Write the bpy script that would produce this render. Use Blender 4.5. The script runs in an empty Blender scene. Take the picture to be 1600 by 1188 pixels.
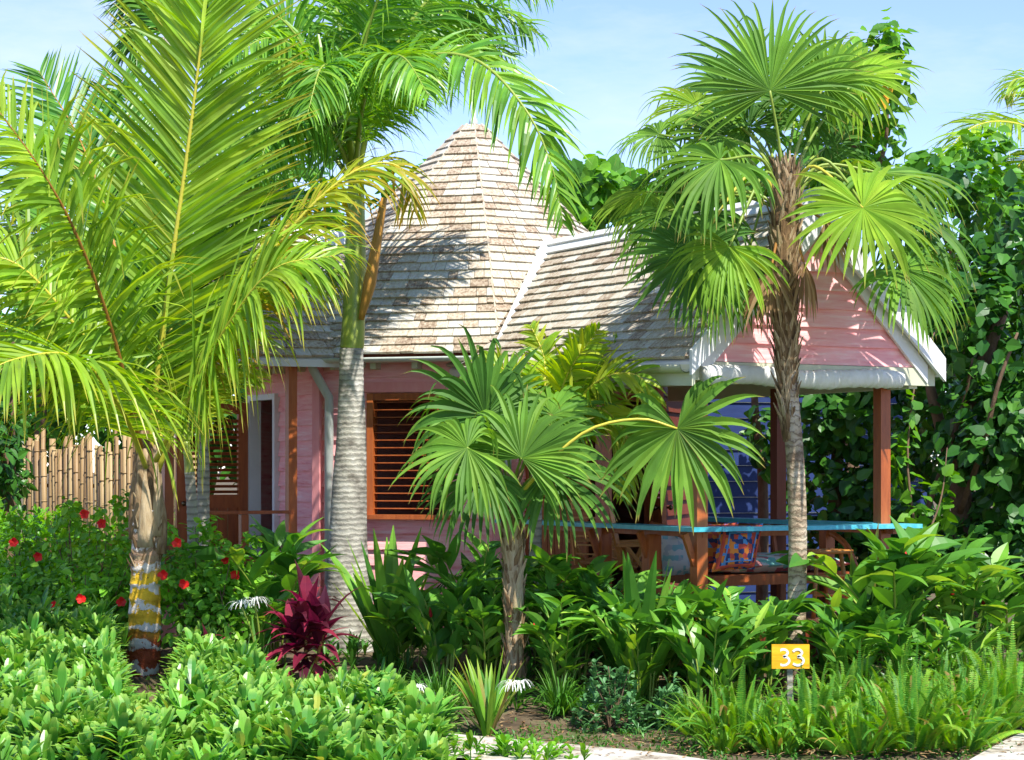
import bpy, math, random
import numpy as np
from mathutils import Vector
random.seed(7); rng = np.random.default_rng(7)
sc = bpy.context.scene
R = math.radians

# ------------------------------------------------------------------ camera
EYE, HOR, FPX = 1.9, 735.0, 3200.0
cam_d = bpy.data.cameras.new('camera'); cam = bpy.data.objects.new('camera', cam_d)
sc.collection.objects.link(cam)
cam.location = (0, 0, EYE); cam.rotation_euler = (R(90), 0, 0)
cam_d.sensor_width = 36; cam_d.lens = 36*FPX/1600; cam_d.shift_y = (HOR-594)/1600
cam_d.clip_end = 3000
sc.camera = cam

# ------------------------------------------------------------------ light
SUN_AZ, SUN_EL = -58, 58          # direction towards the sun, degrees from +X, and height
w = bpy.data.worlds.new("World"); sc.world = w; w.use_nodes = True
nt = w.node_tree; nt.nodes.clear()
out = nt.nodes.new('ShaderNodeOutputWorld'); bg = nt.nodes.new('ShaderNodeBackground')
sky = nt.nodes.new('ShaderNodeTexSky'); sky.sky_type = 'NISHITA'; sky.sun_disc = False
sky.sun_elevation = R(SUN_EL); sky.sun_rotation = R(90-SUN_AZ)
sky.air_density = 0.8; sky.dust_density = 0.0; sky.ozone_density = 2.0
tc = nt.nodes.new('ShaderNodeTexCoord'); mp = nt.nodes.new('ShaderNodeMapping')
mp.inputs['Scale'].default_value = (3.0, 3.0, 11.0); mp.inputs['Rotation'].default_value = (0.1, 0.35, 0.2)
nz = nt.nodes.new('ShaderNodeTexNoise'); nz.inputs['Scale'].default_value = 1.7; nz.inputs['Detail'].default_value = 7
nz.inputs['Roughness'].default_value = 0.62
cr = nt.nodes.new('ShaderNodeValToRGB'); cr.color_ramp.elements[0].position = 0.50; cr.color_ramp.elements[1].position = 0.85
cr.color_ramp.elements[0].color = (0, 0, 0, 1); cr.color_ramp.elements[1].color = (.55, .55, .55, 1)
mx = nt.nodes.new('ShaderNodeMix'); mx.data_type = 'RGBA'
mx.inputs['B'].default_value = (3.6, 3.75, 3.9, 1)
nt.links.new(tc.outputs['Generated'], mp.inputs['Vector']); nt.links.new(mp.outputs[0], nz.inputs['Vector'])
nt.links.new(nz.outputs[0], cr.inputs[0]); nt.links.new(cr.outputs[0], mx.inputs['Factor'])
tn = nt.nodes.new('ShaderNodeMix'); tn.data_type = 'RGBA'; tn.blend_type = 'MULTIPLY'; tn.inputs['Factor'].default_value = 1; tn.inputs['B'].default_value = (.80, .77, .92, 1)
nt.links.new(sky.outputs[0], tn.inputs['A']); nt.links.new(tn.outputs['Result'], mx.inputs['A']); nt.links.new(mx.outputs['Result'], bg.inputs[0])
bg.inputs[1].default_value = 0.14
nt.links.new(bg.outputs[0], out.inputs[0])
sd = bpy.data.lights.new('sun', 'SUN'); sd.energy = 3.9; sd.angle = R(0.5); sd.color = (1, .96, .90)
sun = bpy.data.objects.new('sun', sd); sc.collection.objects.link(sun)
sv = Vector((math.cos(R(SUN_EL))*math.cos(R(SUN_AZ)), math.cos(R(SUN_EL))*math.sin(R(SUN_AZ)), math.sin(R(SUN_EL))))
sun.rotation_euler = sv.to_track_quat('Z', 'Y').to_euler(); sun.location = sv*40
vs = sc.view_settings; vs.view_transform = 'Standard'; vs.look = 'None'; vs.exposure = 1.18; vs.gamma = 1
sc.render.engine = 'CYCLES'
sc.cycles.max_bounces = 7; sc.cycles.diffuse_bounces = 4; sc.cycles.glossy_bounces = 2
sc.cycles.transmission_bounces = 5; sc.cycles.transparent_max_bounces = 8
try: sc.cycles.use_denoising = True
except Exception: pass

# ------------------------------------------------------------------ helpers
def A(*p): return np.array(p, float)
def at(x, y, D): return A((x-800)/FPX*D, D, EYE+(HOR-y)/FPX*D)
def nrmz(a): a = np.asarray(a, float); return a/np.maximum(np.linalg.norm(a, axis=-1, keepdims=True), 1e-9)
def ground_z(y):
    s = min(1, max(0, (y-14.3)/3.6)); return .25*s*s*(3-2*s)

class MB:
    def __init__(s): s.V = []; s.F = []; s.v = []; s.t = []; s.n = 0
    def add(s, V, F, v=0.5, t=0.0):
        V = np.asarray(V, float); k = len(V)
        s.V.append(V); n = s.n
        F = F.tolist() if isinstance(F, np.ndarray) else F
        s.F.extend([[i+n for i in f] for f in F])
        s.v.append(np.broadcast_to(np.asarray(v, float), (k,)).copy()); s.t.append(np.broadcast_to(np.asarray(t, float), (k,)).copy())
        s.n += k
    def box(s, c, sx, sy, sz, ax=(1, 0, 0), up=(0, 0, 1), v=None):
        c = A(*c); X = nrmz(A(*ax)); U = nrmz(A(*up)); Y = nrmz(np.cross(U, X)); U = np.cross(X, Y)
        P = [c+X*sx/2*i+Y*sy/2*j+U*sz/2*k for i in (-1, 1) for j in (-1, 1) for k in (-1, 1)]
        s.add(P, [(0, 1, 3, 2), (4, 6, 7, 5), (0, 4, 5, 1), (2, 3, 7, 6), (0, 2, 6, 4), (1, 5, 7, 3)], random.random() if v is None else v)
    def bar(s, p, q, a, b=None, up=(0, 0, 1), v=None):
        b = a if b is None else b
        p = A(*p); q = A(*q); d = q-p; L = np.linalg.norm(d)
        if abs(nrmz(d)[2]) > .97 and up == (0, 0, 1): up = (AX[0], AX[1], 0)
        s.box((p+q)/2, L, a, b, d, up, v)
    def prism(s, pts, vec, v=None):       # polygon pts extruded by vec
        n = len(pts); P = [A(*p) for p in pts]; Q = [p+A(*vec) for p in P]
        s.add(P+Q, [list(range(n))[::-1], list(range(n, 2*n))]+[(i, (i+1) % n, (i+1) % n+n, i+n) for i in range(n)], random.random() if v is None else v)
    def tube(s, pts, rad, ns=10, v=None, caps=True):
        P = np.array(pts, float); n = len(P)
        rad = np.broadcast_to(np.asarray(rad, float), (n,))
        T = nrmz(np.gradient(P, axis=0)); ref = A(0, 1, 0.02) if abs(T[0][1]) < .9 else A(1, 0, 0)
        a = np.linspace(0, 2*math.pi, ns, endpoint=False); V = []
        for i in range(n):
            X = nrmz(np.cross(ref, T[i])); Y = np.cross(T[i], X)
            V += [P[i]+rad[i]*(math.cos(q)*X+math.sin(q)*Y) for q in a]
        F = [(i*ns+j, i*ns+(j+1) % ns, (i+1)*ns+(j+1) % ns, (i+1)*ns+j) for i in range(n-1) for j in range(ns)]
        if caps: F += [list(range(ns))[::-1], list(range((n-1)*ns, n*ns))]
        s.add(V, F, random.random() if v is None else v, np.repeat(np.linspace(0, 1, n), ns))
    def build(s, name, mat, parent=None, smooth=False):
        V = np.concatenate(s.V)
        o = parent; org = A(0, 0, 0)
        while o is not None: org = org+np.array(o.location); o = o.parent
        me = bpy.data.meshes.new(name); me.from_pydata((V-org).tolist(), [], s.F)
        for nm, arr in (('v', s.v), ('t', s.t)):
            at_ = me.attributes.new(nm, 'FLOAT', 'POINT'); at_.data.foreach_set('value', np.concatenate(arr).astype(np.float32))
        if smooth: me.polygons.foreach_set('use_smooth', [True]*len(me.polygons))
        me.materials.append(mat); me.update()
        ob = bpy.data.objects.new(name, me); sc.collection.objects.link(ob)
        if parent: ob.parent = parent
        return ob

def blades(mb, base, d, nrm, L, W, droop=.3, nseg=4, prof=None, fold=.25, v=None, pw=1.5, side=None, curl=0, tw=.0):
    base = np.atleast_2d(base); N = len(base)
    d = nrmz(np.broadcast_to(d, (N, 3))); nrm = np.broadcast_to(nrm, (N, 3))
    L = np.broadcast_to(L, (N,)); W = np.broadcast_to(W, (N,)); droop = np.broadcast_to(droop, (N,))
    if prof is None: prof = np.array([.55, 1, .95, .65, 0])
    prof = np.interp(np.linspace(0, 1, nseg+1), np.linspace(0, 1, len(prof)), prof)
    S = nrmz(np.cross(d, nrm)) if side is None else side
    if tw:
        a_ = rng.normal(0, tw, N)[:, None]; S = S*np.cos(a_)+np.cross(S, d)*np.sin(a_)
    if v is None: v = rng.random(N)
    v = np.broadcast_to(v, (N,))
    p = base.copy(); rows = []; G = A(0, 0, -1)
    for k in range(nseg+1):
        tk = k/nseg
        dk = nrmz(d+G*(droop*tk**pw)[:, None]); nk = np.cross(S, dk)
        if k: p = p+dk*(L/nseg)[:, None]
        hw = (W*prof[k]/2)[:, None]
        rows.append(np.stack([p-S*hw+nk*hw*fold, p, p+S*hw+nk*hw*fold], 1))
    V = np.stack(rows, 1)                        # N, nseg+1, 3, 3
    V = V.reshape(-1, 3); k3 = 3*(nseg+1)
    F = []
    for k in range(nseg):
        a = 3*k; F += [(a, a+1, a+4, a+3), (a+1, a+2, a+5, a+4)]
    F = (np.array(F)[None]+(np.arange(N)*k3)[:, None, None]).reshape(-1, 4)
    mb.add(V, F, np.repeat(v, k3), np.tile(np.repeat(np.linspace(0, 1, nseg+1), 3), N))

def spline(ctrl, n):
    C = np.array(ctrl, float); C = np.vstack([2*C[0]-C[1], C, 2*C[-1]-C[-2]]); m = len(C)-3
    o = []
    for u in np.linspace(0, m, n):
        i = min(int(u), m-1); f = u-i; a, b, c, d = C[i:i+4]
        o.append(.5*((2*b)+(-a+c)*f+(2*a-5*b+4*c-d)*f*f+(-a+3*b-3*c+d)*f**3))
    return np.array(o)

def tag(o, label, cat, group=None, kind=None):
    if label: o['label'] = label
    if cat: o['category'] = cat
    if group: o['group'] = group
    if kind: o['kind'] = kind
    return o
def thing(name, label, cat, loc, group=None):
    o = bpy.data.objects.new(name, None); o.empty_display_size = .2; sc.collection.objects.link(o)
    o.location = tuple(loc); return tag(o, label, cat, group)
def copy_tree(o, parent=None):
    c = o.copy(); sc.collection.objects.link(c)
    if parent: c.parent = parent
    for ch in list(o.children): copy_tree(ch, c)
    return c

# ------------------------------------------------------------------ materials
def newmat(name):
    m = bpy.data.materials.new(name); m.use_nodes = True; t = m.node_tree
    return m, t, t.nodes['Principled BSDF'], t.nodes.new, t.links.new
def ramp(t, cols, pos=None):
    r = t.nodes.new('ShaderNodeValToRGB'); e = r.color_ramp.elements; n = len(cols)
    pos = pos or [i/(n-1) for i in range(n)]
    while len(e) < n: e.new(.5)
    for i in range(n): e[i].position = pos[i]; e[i].color = (*cols[i], 1)
    return r
def leafmat(name, cols, tip=None, tipstart=.75, rough=.5, trans=.35, spec=.32, vein=None):
    m, t, b, N, Lk = newmat(name)
    a = N('ShaderNodeAttribute'); a.attribute_name = 'v'
    r = ramp(t, cols); Lk(a.outputs['Fac'], r.inputs[0]); col = r.outputs[0]
    nz = N('ShaderNodeTexNoise'); nz.inputs['Scale'].default_value = 3.0; tc = N('ShaderNodeTexCoord'); Lk(tc.outputs['Object'], nz.inputs['Vector'])
    hs = N('ShaderNodeHueSaturation'); mr = N('ShaderNodeMapRange'); mr.inputs['From Min'].default_value = .3; mr.inputs['From Max'].default_value = .7
    mr.inputs['To Min'].default_value = .72; mr.inputs['To Max'].default_value = 1.3
    Lk(nz.outputs[0], mr.inputs[0]); Lk(mr.outputs[0], hs.inputs['Value']); Lk(col, hs.inputs['Color']); col = hs.outputs[0]
    if tip:
        q = N('ShaderNodeAttribute'); q.attribute_name = 't'
        m2 = N('ShaderNodeMapRange'); m2.inputs['From Min'].default_value = tipstart; m2.inputs['From Max'].default_value = 1
        m2.interpolation_type = 'SMOOTHSTEP'
        mx = N('ShaderNodeMix'); mx.data_type = 'RGBA'; mx.inputs['B'].default_value = (*tip, 1)
        Lk(q.outputs['Fac'], m2.inputs[0]); Lk(m2.outputs[0], mx.inputs['Factor']); Lk(col, mx.inputs['A']); col = mx.outputs['Result']
    Lk(col, b.inputs['Base Color']); b.inputs['Roughness'].default_value = rough
    b.inputs['Specular IOR Level'].default_value = spec
    tr = N('ShaderNodeBsdfTranslucent'); h2 = N('ShaderNodeHueSaturation'); h2.inputs['Saturation'].default_value = 1.1; h2.inputs['Value'].default_value = 1.5
    h2.inputs['Hue'].default_value = .485
    Lk(col, h2.inputs['Color']); Lk(h2.outputs[0], tr.inputs[0])
    ms = N('ShaderNodeMixShader'); ms.inputs[0].default_value = trans
    Lk(b.outputs[0], ms.inputs[1]); Lk(tr.outputs[0], ms.inputs[2]); Lk(ms.outputs[0], t.nodes['Material Output'].inputs[0])
    return m
def surfmat(name, cols, scale=(4, 4, 4), nscale=3.0, rough=.6, bump=.15, usev=.5, det=6, spec=.3, metal=0, pos=None):
    """colour ramp driven by a stretched noise mixed with the per-piece random value"""
    m, t, b, N, Lk = newmat(name)
    tc = N('ShaderNodeTexCoord'); mp = N('ShaderNodeMapping'); mp.inputs['Scale'].default_value = scale
    nz = N('ShaderNodeTexNoise'); nz.inputs['Scale'].default_value = nscale; nz.inputs['Detail'].default_value = det; nz.inputs['Roughness'].default_value = .65
    a = N('ShaderNodeAttribute'); a.attribute_name = 'v'
    Lk(tc.outputs['Object'], mp.inputs[0])
    va = N('ShaderNodeVectorMath'); va.operation = 'ADD'; sc_ = N('ShaderNodeVectorMath'); sc_.operation = 'SCALE'; sc_.inputs['Scale'].default_value = 23
    cb = N('ShaderNodeCombineXYZ'); Lk(a.outputs['Fac'], cb.inputs[0]); Lk(a.outputs['Fac'], cb.inputs[1]); Lk(cb.outputs[0], sc_.inputs[0])
    Lk(mp.outputs[0], va.inputs[0]); Lk(sc_.outputs[0], va.inputs[1]); Lk(va.outputs[0], nz.inputs['Vector'])
    mr = N('ShaderNodeMapRange'); mr.inputs['From Min'].default_value = .28; mr.inputs['From Max'].default_value = .72; Lk(nz.outputs[0], mr.inputs[0])
    mx = N('ShaderNodeMix'); mx.inputs['Factor'].default_value = usev
    Lk(mr.outputs[0], mx.inputs['A']); Lk(a.outputs['Fac'], mx.inputs['B'])
    r = ramp(t, cols, pos); Lk(mx.outputs[0], r.inputs[0]); Lk(r.outputs[0], b.inputs['Base Color'])
    b.inputs['Roughness'].default_value = rough; b.inputs['Specular IOR Level'].default_value = spec; b.inputs['Metallic'].default_value = metal
    if bump:
        bp = N('ShaderNodeBump'); bp.inputs['Strength'].default_value = bump; bp.inputs['Distance'].default_value = .02
        Lk(nz.outputs[0], bp.inputs['Height']); Lk(bp.outputs[0], b.inputs['Normal'])
    return m
M = {}
M['shingle'] = surfmat('shingle', [(.17, .115, .075), (.33, .255, .18), (.45, .39, .295), (.51, .475, .395), (.54, .53, .49)], (16, 16, 3.2), 2.2, .85, .12, .45, pos=[.15, .32, .5, .68, .86])
M['pink'] = surfmat('pink', [(.74, .20, .20), (.87, .36, .36), (.90, .45, .44), (.92, .60, .58)], (1.6, 1.6, 16), 1.8, .65, .25, .22, pos=[.12, .32, .6, .9])
M['pinktrim'] = surfmat('pinktrim', [(.78, .26, .26), (.88, .40, .39)], (6, 6, 2), 2, .6, .1, .3)
M['wood'] = surfmat('wood', [(.20, .045, .012), (.38, .095, .022), (.50, .15, .035)], (10, 10, 1.5), 2, .42, .1, .35, spec=.45)
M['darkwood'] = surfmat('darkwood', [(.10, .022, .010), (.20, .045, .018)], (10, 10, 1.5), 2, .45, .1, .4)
M['chairwood'] = surfmat('chairwood', [(.42, .15, .03), (.62, .27, .06)], (6, 6, 3), 3, .4, .05, .5, spec=.5)
M['white'] = surfmat('white', [(.62, .62, .60), (.78, .78, .76)], (2, 2, 2), 2, .5, .05, .4)
M['cream'] = surfmat('cream', [(.50, .50, .34), (.62, .62, .46)], (2, 2, 2), 2, .5, .05, .4)
M['canvas'] = surfmat('canvas', [(.60, .58, .50), (.76, .75, .70)], (9, 9, 3), 2, .85, .5, .3)
M['galv'] = surfmat('galv', [(.42, .47, .43), (.58, .62, .57)], (8, 8, 2), 2, .4, .05, .3)
M['blue'] = surfmat('blue', [(.03, .30, .38), (.06, .42, .50), (.16, .55, .62)], (9, 9, 9), 2, .35, .1, .3, spec=.5)
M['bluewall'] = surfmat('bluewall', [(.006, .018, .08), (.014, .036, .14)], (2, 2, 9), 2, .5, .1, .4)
M['dark'] = surfmat('dark', [(.02, .014, .012), (.04, .03, .022)], (2, 2, 2), 2, .8, 0, .4)
M['deck'] = surfmat('deck', [(.14, .06, .03), (.26, .12, .07)], (2, 12, 12), 2, .6, .1, .5)
M['soil'] = surfmat('soil', [(.04, .028, .016), (.10, .07, .04), (.13, .10, .055), (.06, .09, .02)], (1, 1, 1), 2.2, .95, 1.0, 0, det=12, pos=[.1, .4, .6, .8])
M['path'] = surfmat('path', [(.16, .12, .08), (.34, .30, .23), (.46, .43, .36), (.54, .51, .44)], (1, 1, 1), 5, .9, .6, 0, det=12, pos=[.12, .3, .55, .9])
M['bamboo'] = surfmat('bamboo', [(.14, .075, .03), (.30, .19, .08), (.42, .31, .15)], (8, 8, 2), 2, .5, .1, .75)
M['sheet'] = surfmat('sheet', [(.35, .40, .6), (.5, .55, .72)], (2, 2, 2), 2, .9, .4, .3)
M['brass'] = surfmat('brass', [(.12, .09, .05), (.2, .15, .08)], (2, 2, 2), 2, .35, 0, .3, metal=1)
M['black'] = surfmat('black', [(.01, .01, .012), (.03, .03, .03)], (2, 2, 2), 2, .4, 0, .3)

# trunks
def trunkmat(name, base, bands, bscale, dist, zramp=None, bump=.6, nscale=7, contrast=1):
    m, t, b, N, Lk = newmat(name)
    tc = N('ShaderNodeTexCoord'); nz = N('ShaderNodeTexNoise'); nz.inputs['Scale'].default_value = nscale; nz.inputs['Detail'].default_value = 8
    Lk(tc.outputs['Object'], nz.inputs['Vector'])
    r = ramp(t, base, [.32+.36*i/(len(base)-1) for i in range(len(base))]); Lk(nz.outputs[0], r.inputs[0]); col = r.outputs[0]
    wv = N('ShaderNodeTexWave'); wv.bands_direction = 'Z'; wv.inputs['Scale'].default_value = bscale; wv.inputs['Distortion'].default_value = dist
    wv.inputs['Detail'].default_value = 6; wv.inputs['Detail Scale'].default_value = 2.2; wv.inputs['Detail Roughness'].default_value = .7
    Lk(tc.outputs['Object'], wv.inputs['Vector'])
    if zramp:
        sp = N('ShaderNodeSeparateXYZ'); Lk(tc.outputs['Object'], sp.inputs[0])
        zz = N('ShaderNodeMath'); zz.operation = 'MULTIPLY_ADD'; zz.inputs[1].default_value = 1.0; zz.inputs[2].default_value = 0
        n2 = N('ShaderNodeMath'); n2.operation = 'MULTIPLY_ADD'; n2.inputs[1].default_value = .12; n2.inputs[2].default_value = -.06; Lk(nz.outputs[0], n2.inputs[0])
        Lk(sp.outputs[2], zz.inputs[0]); Lk(n2.outputs[0], zz.inputs[2])
        dv = N('ShaderNodeMath'); dv.operation = 'DIVIDE'; dv.inputs[1].default_value = zramp[2]; Lk(zz.outputs[0], dv.inputs[0])
        zr = ramp(t, zramp[0], zramp[1]); Lk(dv.outputs[0], zr.inputs[0])
        mm = N('ShaderNodeMix'); mm.data_type = 'RGBA'; mm.blend_type = 'MULTIPLY'; mm.inputs['Factor'].default_value = 1
        Lk(col, mm.inputs['A']); Lk(zr.outputs[0], mm.inputs['B']); col = mm.outputs['Result']
    wr = ramp(t, [(0, 0, 0), (1, 1, 1)], [.72, .86]); Lk(wv.outputs[0], wr.inputs[0])
    mx = N('ShaderNodeMix'); mx.data_type = 'RGBA'; mx.inputs['B'].default_value = (*bands, 1)
    if contrast != 1:
        q = N('ShaderNodeMath'); q.operation = 'MULTIPLY'; q.inputs[1].default_value = contrast; Lk(wr.outputs[0], q.inputs[0]); Lk(q.outputs[0], mx.inputs['Factor'])
    else: Lk(wr.outputs[0], mx.inputs['Factor'])
    Lk(col, mx.inputs['A']); Lk(mx.outputs['Result'], b.inputs['Base Color'])
    b.inputs['Roughness'].default_value = .75; b.inputs['Specular IOR Level'].default_value = .25
    ad = N('ShaderNodeMath'); ad.operation = 'ADD'; Lk(nz.outputs[0], ad.inputs[0]); Lk(wv.outputs[0], ad.inputs[1])
    bp = N('ShaderNodeBump'); bp.inputs['Strength'].default_value = bump; bp.inputs['Distance'].default_value = .02
    Lk(ad.outputs[0], bp.inputs['Height']); Lk(bp.outputs[0], b.inputs['Normal'])
    return m
M['t_royal'] = trunkmat('trunk_royal', [(.14, .125, .10), (.33, .31, .26), (.44, .42, .35), (.54, .52, .46)], (.15, .135, .11), 6.5, 5, bump=.3, contrast=.55)
M['t_coco'] = trunkmat('trunk_coco', [(.55, .50, .45), (.95, .92, .9), (1, 1, 1)], (.56, .50, .42), 1.9, 8,
    ([(.30, .06, .02), (.34, .07, .02), (.62, .36, .02), (.66, .42, .02), (.38, .24, .14), (.40, .30, .20)], [0, .2, .30, .58, .66, 1], 1.45), bump=.5)
M['t_thatch'] = trunkmat('trunk_thatch', [(.24, .16, .10), (.46, .36, .24), (.58, .49, .36)], (.10, .06, .03), 5.5, 9, bump=.5, contrast=.6)
M['t_thin'] = trunkmat('trunk_thin', [(.26, .24, .18), (.42, .39, .30)], (.14, .12, .09), 5, 2.5, bump=.4, contrast=.6)
M['fibre'] = surfmat('fibre', [(.06, .03, .012), (.20, .12, .055), (.40, .29, .16), (.52, .42, .27)], (14, 14, 3), 2, .9, .9, .5)
M['bark'] = surfmat('bark', [(.10, .06, .035), (.22, .14, .08)], (8, 8, 3), 3, .9, .7, .3)
M['shaft'] = surfmat('shaft', [(.13, .24, .03), (.30, .36, .05), (.34, .26, .06)], (6, 6, 1), 2, .4, .05, .2, spec=.5)
M['rib'] = surfmat('rib', [(.42, .40, .04), (.58, .50, .06)], (3, 3, 3), 2, .4, 0, .5)
M['greenrib'] = surfmat('greenrib', [(.16, .26, .03), (.30, .36, .06)], (3, 3, 3), 2, .4, 0, .5)
M['brownrib'] = surfmat('brownrib', [(.22, .09, .02), (.48, .24, .04)], (8, 8, 3), 2, .5, .2, .5)

# leaves
M['coco'] = leafmat('leaf_coco', [(.16, .31, .03), (.24, .41, .035), (.36, .49, .05)], (.46, .40, .05), .72, .35, .42)
M['cocoY'] = leafmat('leaf_coco_y', [(.22, .34, .02), (.34, .38, .03), (.44, .32, .03)], (.42, .22, .03), .6, .4, .42)
M['cocoD'] = leafmat('leaf_coco_d', [(.045, .16, .02), (.08, .23, .025), (.14, .30, .03)], (.16, .26, .03), .8, .35, .3)
M['royal'] = leafmat('leaf_royal', [(.08, .24, .03), (.14, .33, .035), (.26, .46, .04)], (.14, .30, .03), .8, .35, .38)
M['fan'] = leafmat('leaf_fan', [(.08, .19, .025), (.12, .26, .03), (.19, .34, .035)], (.38, .28, .07), .88, .55, .38, .2)
M['fanY'] = leafmat('leaf_fan_y', [(.15, .30, .025), (.21, .37, .03), (.29, .43, .035)], (.42, .32, .07), .88, .55, .42, .2)
M['fandead'] = leafmat('leaf_fan_dead', [(.16, .09, .04), (.30, .19, .09), (.42, .30, .16)], None, .8, .8, .2, .1)
M['fanD'] = leafmat('leaf_fan_d', [(.045, .13, .02), (.07, .18, .025), (.11, .24, .03)], (.34, .26, .07), .88, .55, .34, .2)
M['areca'] = leafmat('leaf_areca', [(.20, .38, .02), (.32, .46, .03), (.42, .48, .03)], (.46, .42, .04), .8, .4, .45)
M['ginger'] = leafmat('leaf_ginger', [(.045, .15, .022), (.085, .25, .03), (.16, .36, .04), (.32, .50, .06)], None, .8, .35, .3)
M['scaev'] = leafmat('leaf_scaev', [(.035, .15, .025), (.09, .28, .035), (.19, .42, .05), (.38, .42, .06)], (.26, .44, .07), .7, .33, .3)
M['hedge'] = leafmat('leaf_hedge', [(.08, .26, .025), (.17, .41, .03), (.32, .54, .04)], None, .8, .4, .4)
M['fern'] = leafmat('leaf_fern', [(.05, .20, .02), (.10, .30, .025), (.22, .42, .035), (.30, .20, .06)], (.28, .42, .04), .6, .5, .35)
M['grass'] = leafmat('leaf_grass', [(.03, .12, .015), (.06, .20, .02), (.12, .28, .03)], None, .8, .4, .3)
M['pitto'] = leafmat('leaf_pitto', [(.06, .17, .05), (.10, .25, .08), (.17, .33, .12)], None, .8, .4, .2)
M['tree'] = leafmat('leaf_tree', [(.014, .06, .010), (.03, .12, .016), (.06, .19, .02), (.15, .33, .035)], None, .8, .35, .3)
M['treeL'] = leafmat('leaf_tree_light', [(.05, .17, .02), (.10, .28, .02), (.20, .42, .03)], None, .8, .4, .4)
M['cordy'] = leafmat('leaf_cordyline', [(.045, .012, .02), (.11, .015, .03), (.22, .02, .045), (.45, .05, .09)], None, .8, .3, .3)
M['red'] = leafmat('petal_red', [(.75, .01, .01), (.85, .04, .015)], None, .8, .5, .25)
M['redcone'] = surfmat('red_cone', [(.35, .004, .01), (.60, .02, .02)], (20, 20, 20), 2, .5, .4, .3)
M['petal'] = leafmat('petal_white', [(.75, .76, .70), (.85, .85, .80)], None, .8, .5, .3)

# ------------------------------------------------------------------ plan of the cottage
O2 = A(-.42, 22.35, 0)
def dr(a): return A(math.cos(R(a)), math.sin(R(a)), 0)
AX = dr(-61); RX = dr(29); LX = dr(-151)
Z = A(0, 0, 1)
FL = .62
RW, RR = 2.40, 2.66
def corner(ang, rad, z): return O2+dr(ang)*rad+Z*z

# ------------------------------------------------------------------ ground
def grid(name, x0, x1, y0, y1, nx, ny, zf, mat):
    xs = np.linspace(x0, x1, nx); ys = np.concatenate([np.linspace(y0, 30, ny), np.geomspace(32, y1, 12)]); V = [(x, y, zf(x, y)) for y in ys for x in xs]; ny = len(ys)
    F = [(j*nx+i, j*nx+i+1, (j+1)*nx+i+1, (j+1)*nx+i) for j in range(ny-1) for i in range(nx-1)]
    b = MB(); b.add(V, F); return b.build(name, mat, None, True)
g = grid('ground', -600, 600, -20, 1500, 40, 200, lambda x, y: ground_z(y), M['soil']); tag(g, 'dark garden soil under the planting', None, kind='structure')
del g['label']
def flat(pts, z): return [A(p[0], p[1], z) for p in pts]
def gp(x, y):                               # pixel on flat ground
    D = EYE*FPX/(y-HOR); return A((x-800)/FPX*D, D, 0)
b = MB()
e1 = [gp(560, 1138), gp(650, 1152), gp(800, 1166), gp(1010, 1186), gp(1110, 1200)]
e2 = [p+A(-.25, -1.0, 0) for p in e1]
nrm_p = spline(e1, 30); nrm_q = spline(e2, 30)
V = [p+Z*.05 for p in nrm_p]+[p+Z*.05 for p in nrm_q]+[p+Z*-.02 for p in nrm_p]; n = 30
b.add(V, [(i, i+1, n+i+1, n+i) for i in range(n-1)]+[(i+1, i, 2*n+i, 2*n+i+1) for i in range(n-1)])
o = b.build('path', M['path']); o['kind'] = 'structure'
b = MB()
e1 = [gp(1490, 1215), gp(1545, 1182), gp(1610, 1150), gp(1700, 1120)]
nrm_p = spline(e1, 20); V = [p+Z*.05 for p in nrm_p]+[p+A(1.5, -1.2, .05) for p in nrm_p]+[p-Z*.02 for p in nrm_p]; n = 20
b.add(V, [(i, i+1, n+i+1, n+i) for i in range(n-1)]+[(i+1, i, 2*n+i, 2*n+i+1) for i in range(n-1)])
o = b.build('path', M['path']); o['kind'] = 'structure'

# ------------------------------------------------------------------ cottage
cot = thing('cottage', 'pink wooden cottage with steep shingled turret roof and a porch wing', 'cottage', (O2[0], O2[1], .25))

def shingles(mb, bl, br, tl, tr, ex=.115, wmin=.09, wmax=.26, lift=.028):
    bl, br, tl, tr = map(lambda p: A(*p), (bl, br, tl, tr))
    n = nrmz(np.cross(br-bl, (tl+tr)/2-(bl+br)/2))
    if n[2] < 0: n = -n
    H = np.linalg.norm((tl+tr)/2-(bl+br)/2); rows = max(1, round(H/ex))
    for k in range(rows):
        a0, a1 = k/rows, min(1, (k+1.25)/rows)
        L0, R0 = bl+(tl-bl)*a0, br+(tr-br)*a0; L1, R1 = bl+(tl-bl)*a1, br+(tr-br)*a1
        W = np.linalg.norm(R0-L0)
        if W < .02: continue
        s = 0
        cuts = [0]
        while cuts[-1] < W:
            cuts.append(cuts[-1]+random.uniform(wmin, wmax)*(1.25 if random.random() < .2 else 1))
        cuts[-1] = W
        if len(cuts) > 2 and cuts[-1]-cuts[-2] < .03: cuts.pop(-2)
        for c0, c1 in zip(cuts, cuts[1:]):
            f0 = (c0+(.003 if c0 else 0))/W; f1 = (c1-(.003 if c1 < W else 0))/W; j = random.uniform(0, .012); lf = lift+random.uniform(-.003, .004)
            dn = nrmz((L0-L1)+(R0-R1))*j
            p = [L0+(R0-L0)*f0+dn, L0+(R0-L0)*f1+dn, L1+(R1-L1)*f1, L1+(R1-L1)*f0]
            q = [p[0]+n*lf, p[1]+n*lf, p[2]+n*.004, p[3]+n*.004]
            mb.add(q+[p[0], p[1]], [(0, 1, 2, 3), (4, 5, 1, 0), (4, 0, 3), (1, 5, 2)], random.random())
prof = [(2.46, 3.04), (1.95, 3.62), (1.55, 4.10), (1.0, 4.68), (.45, 5.28), (.10, 5.66)]
roof = MB(); sh = MB()
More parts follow.
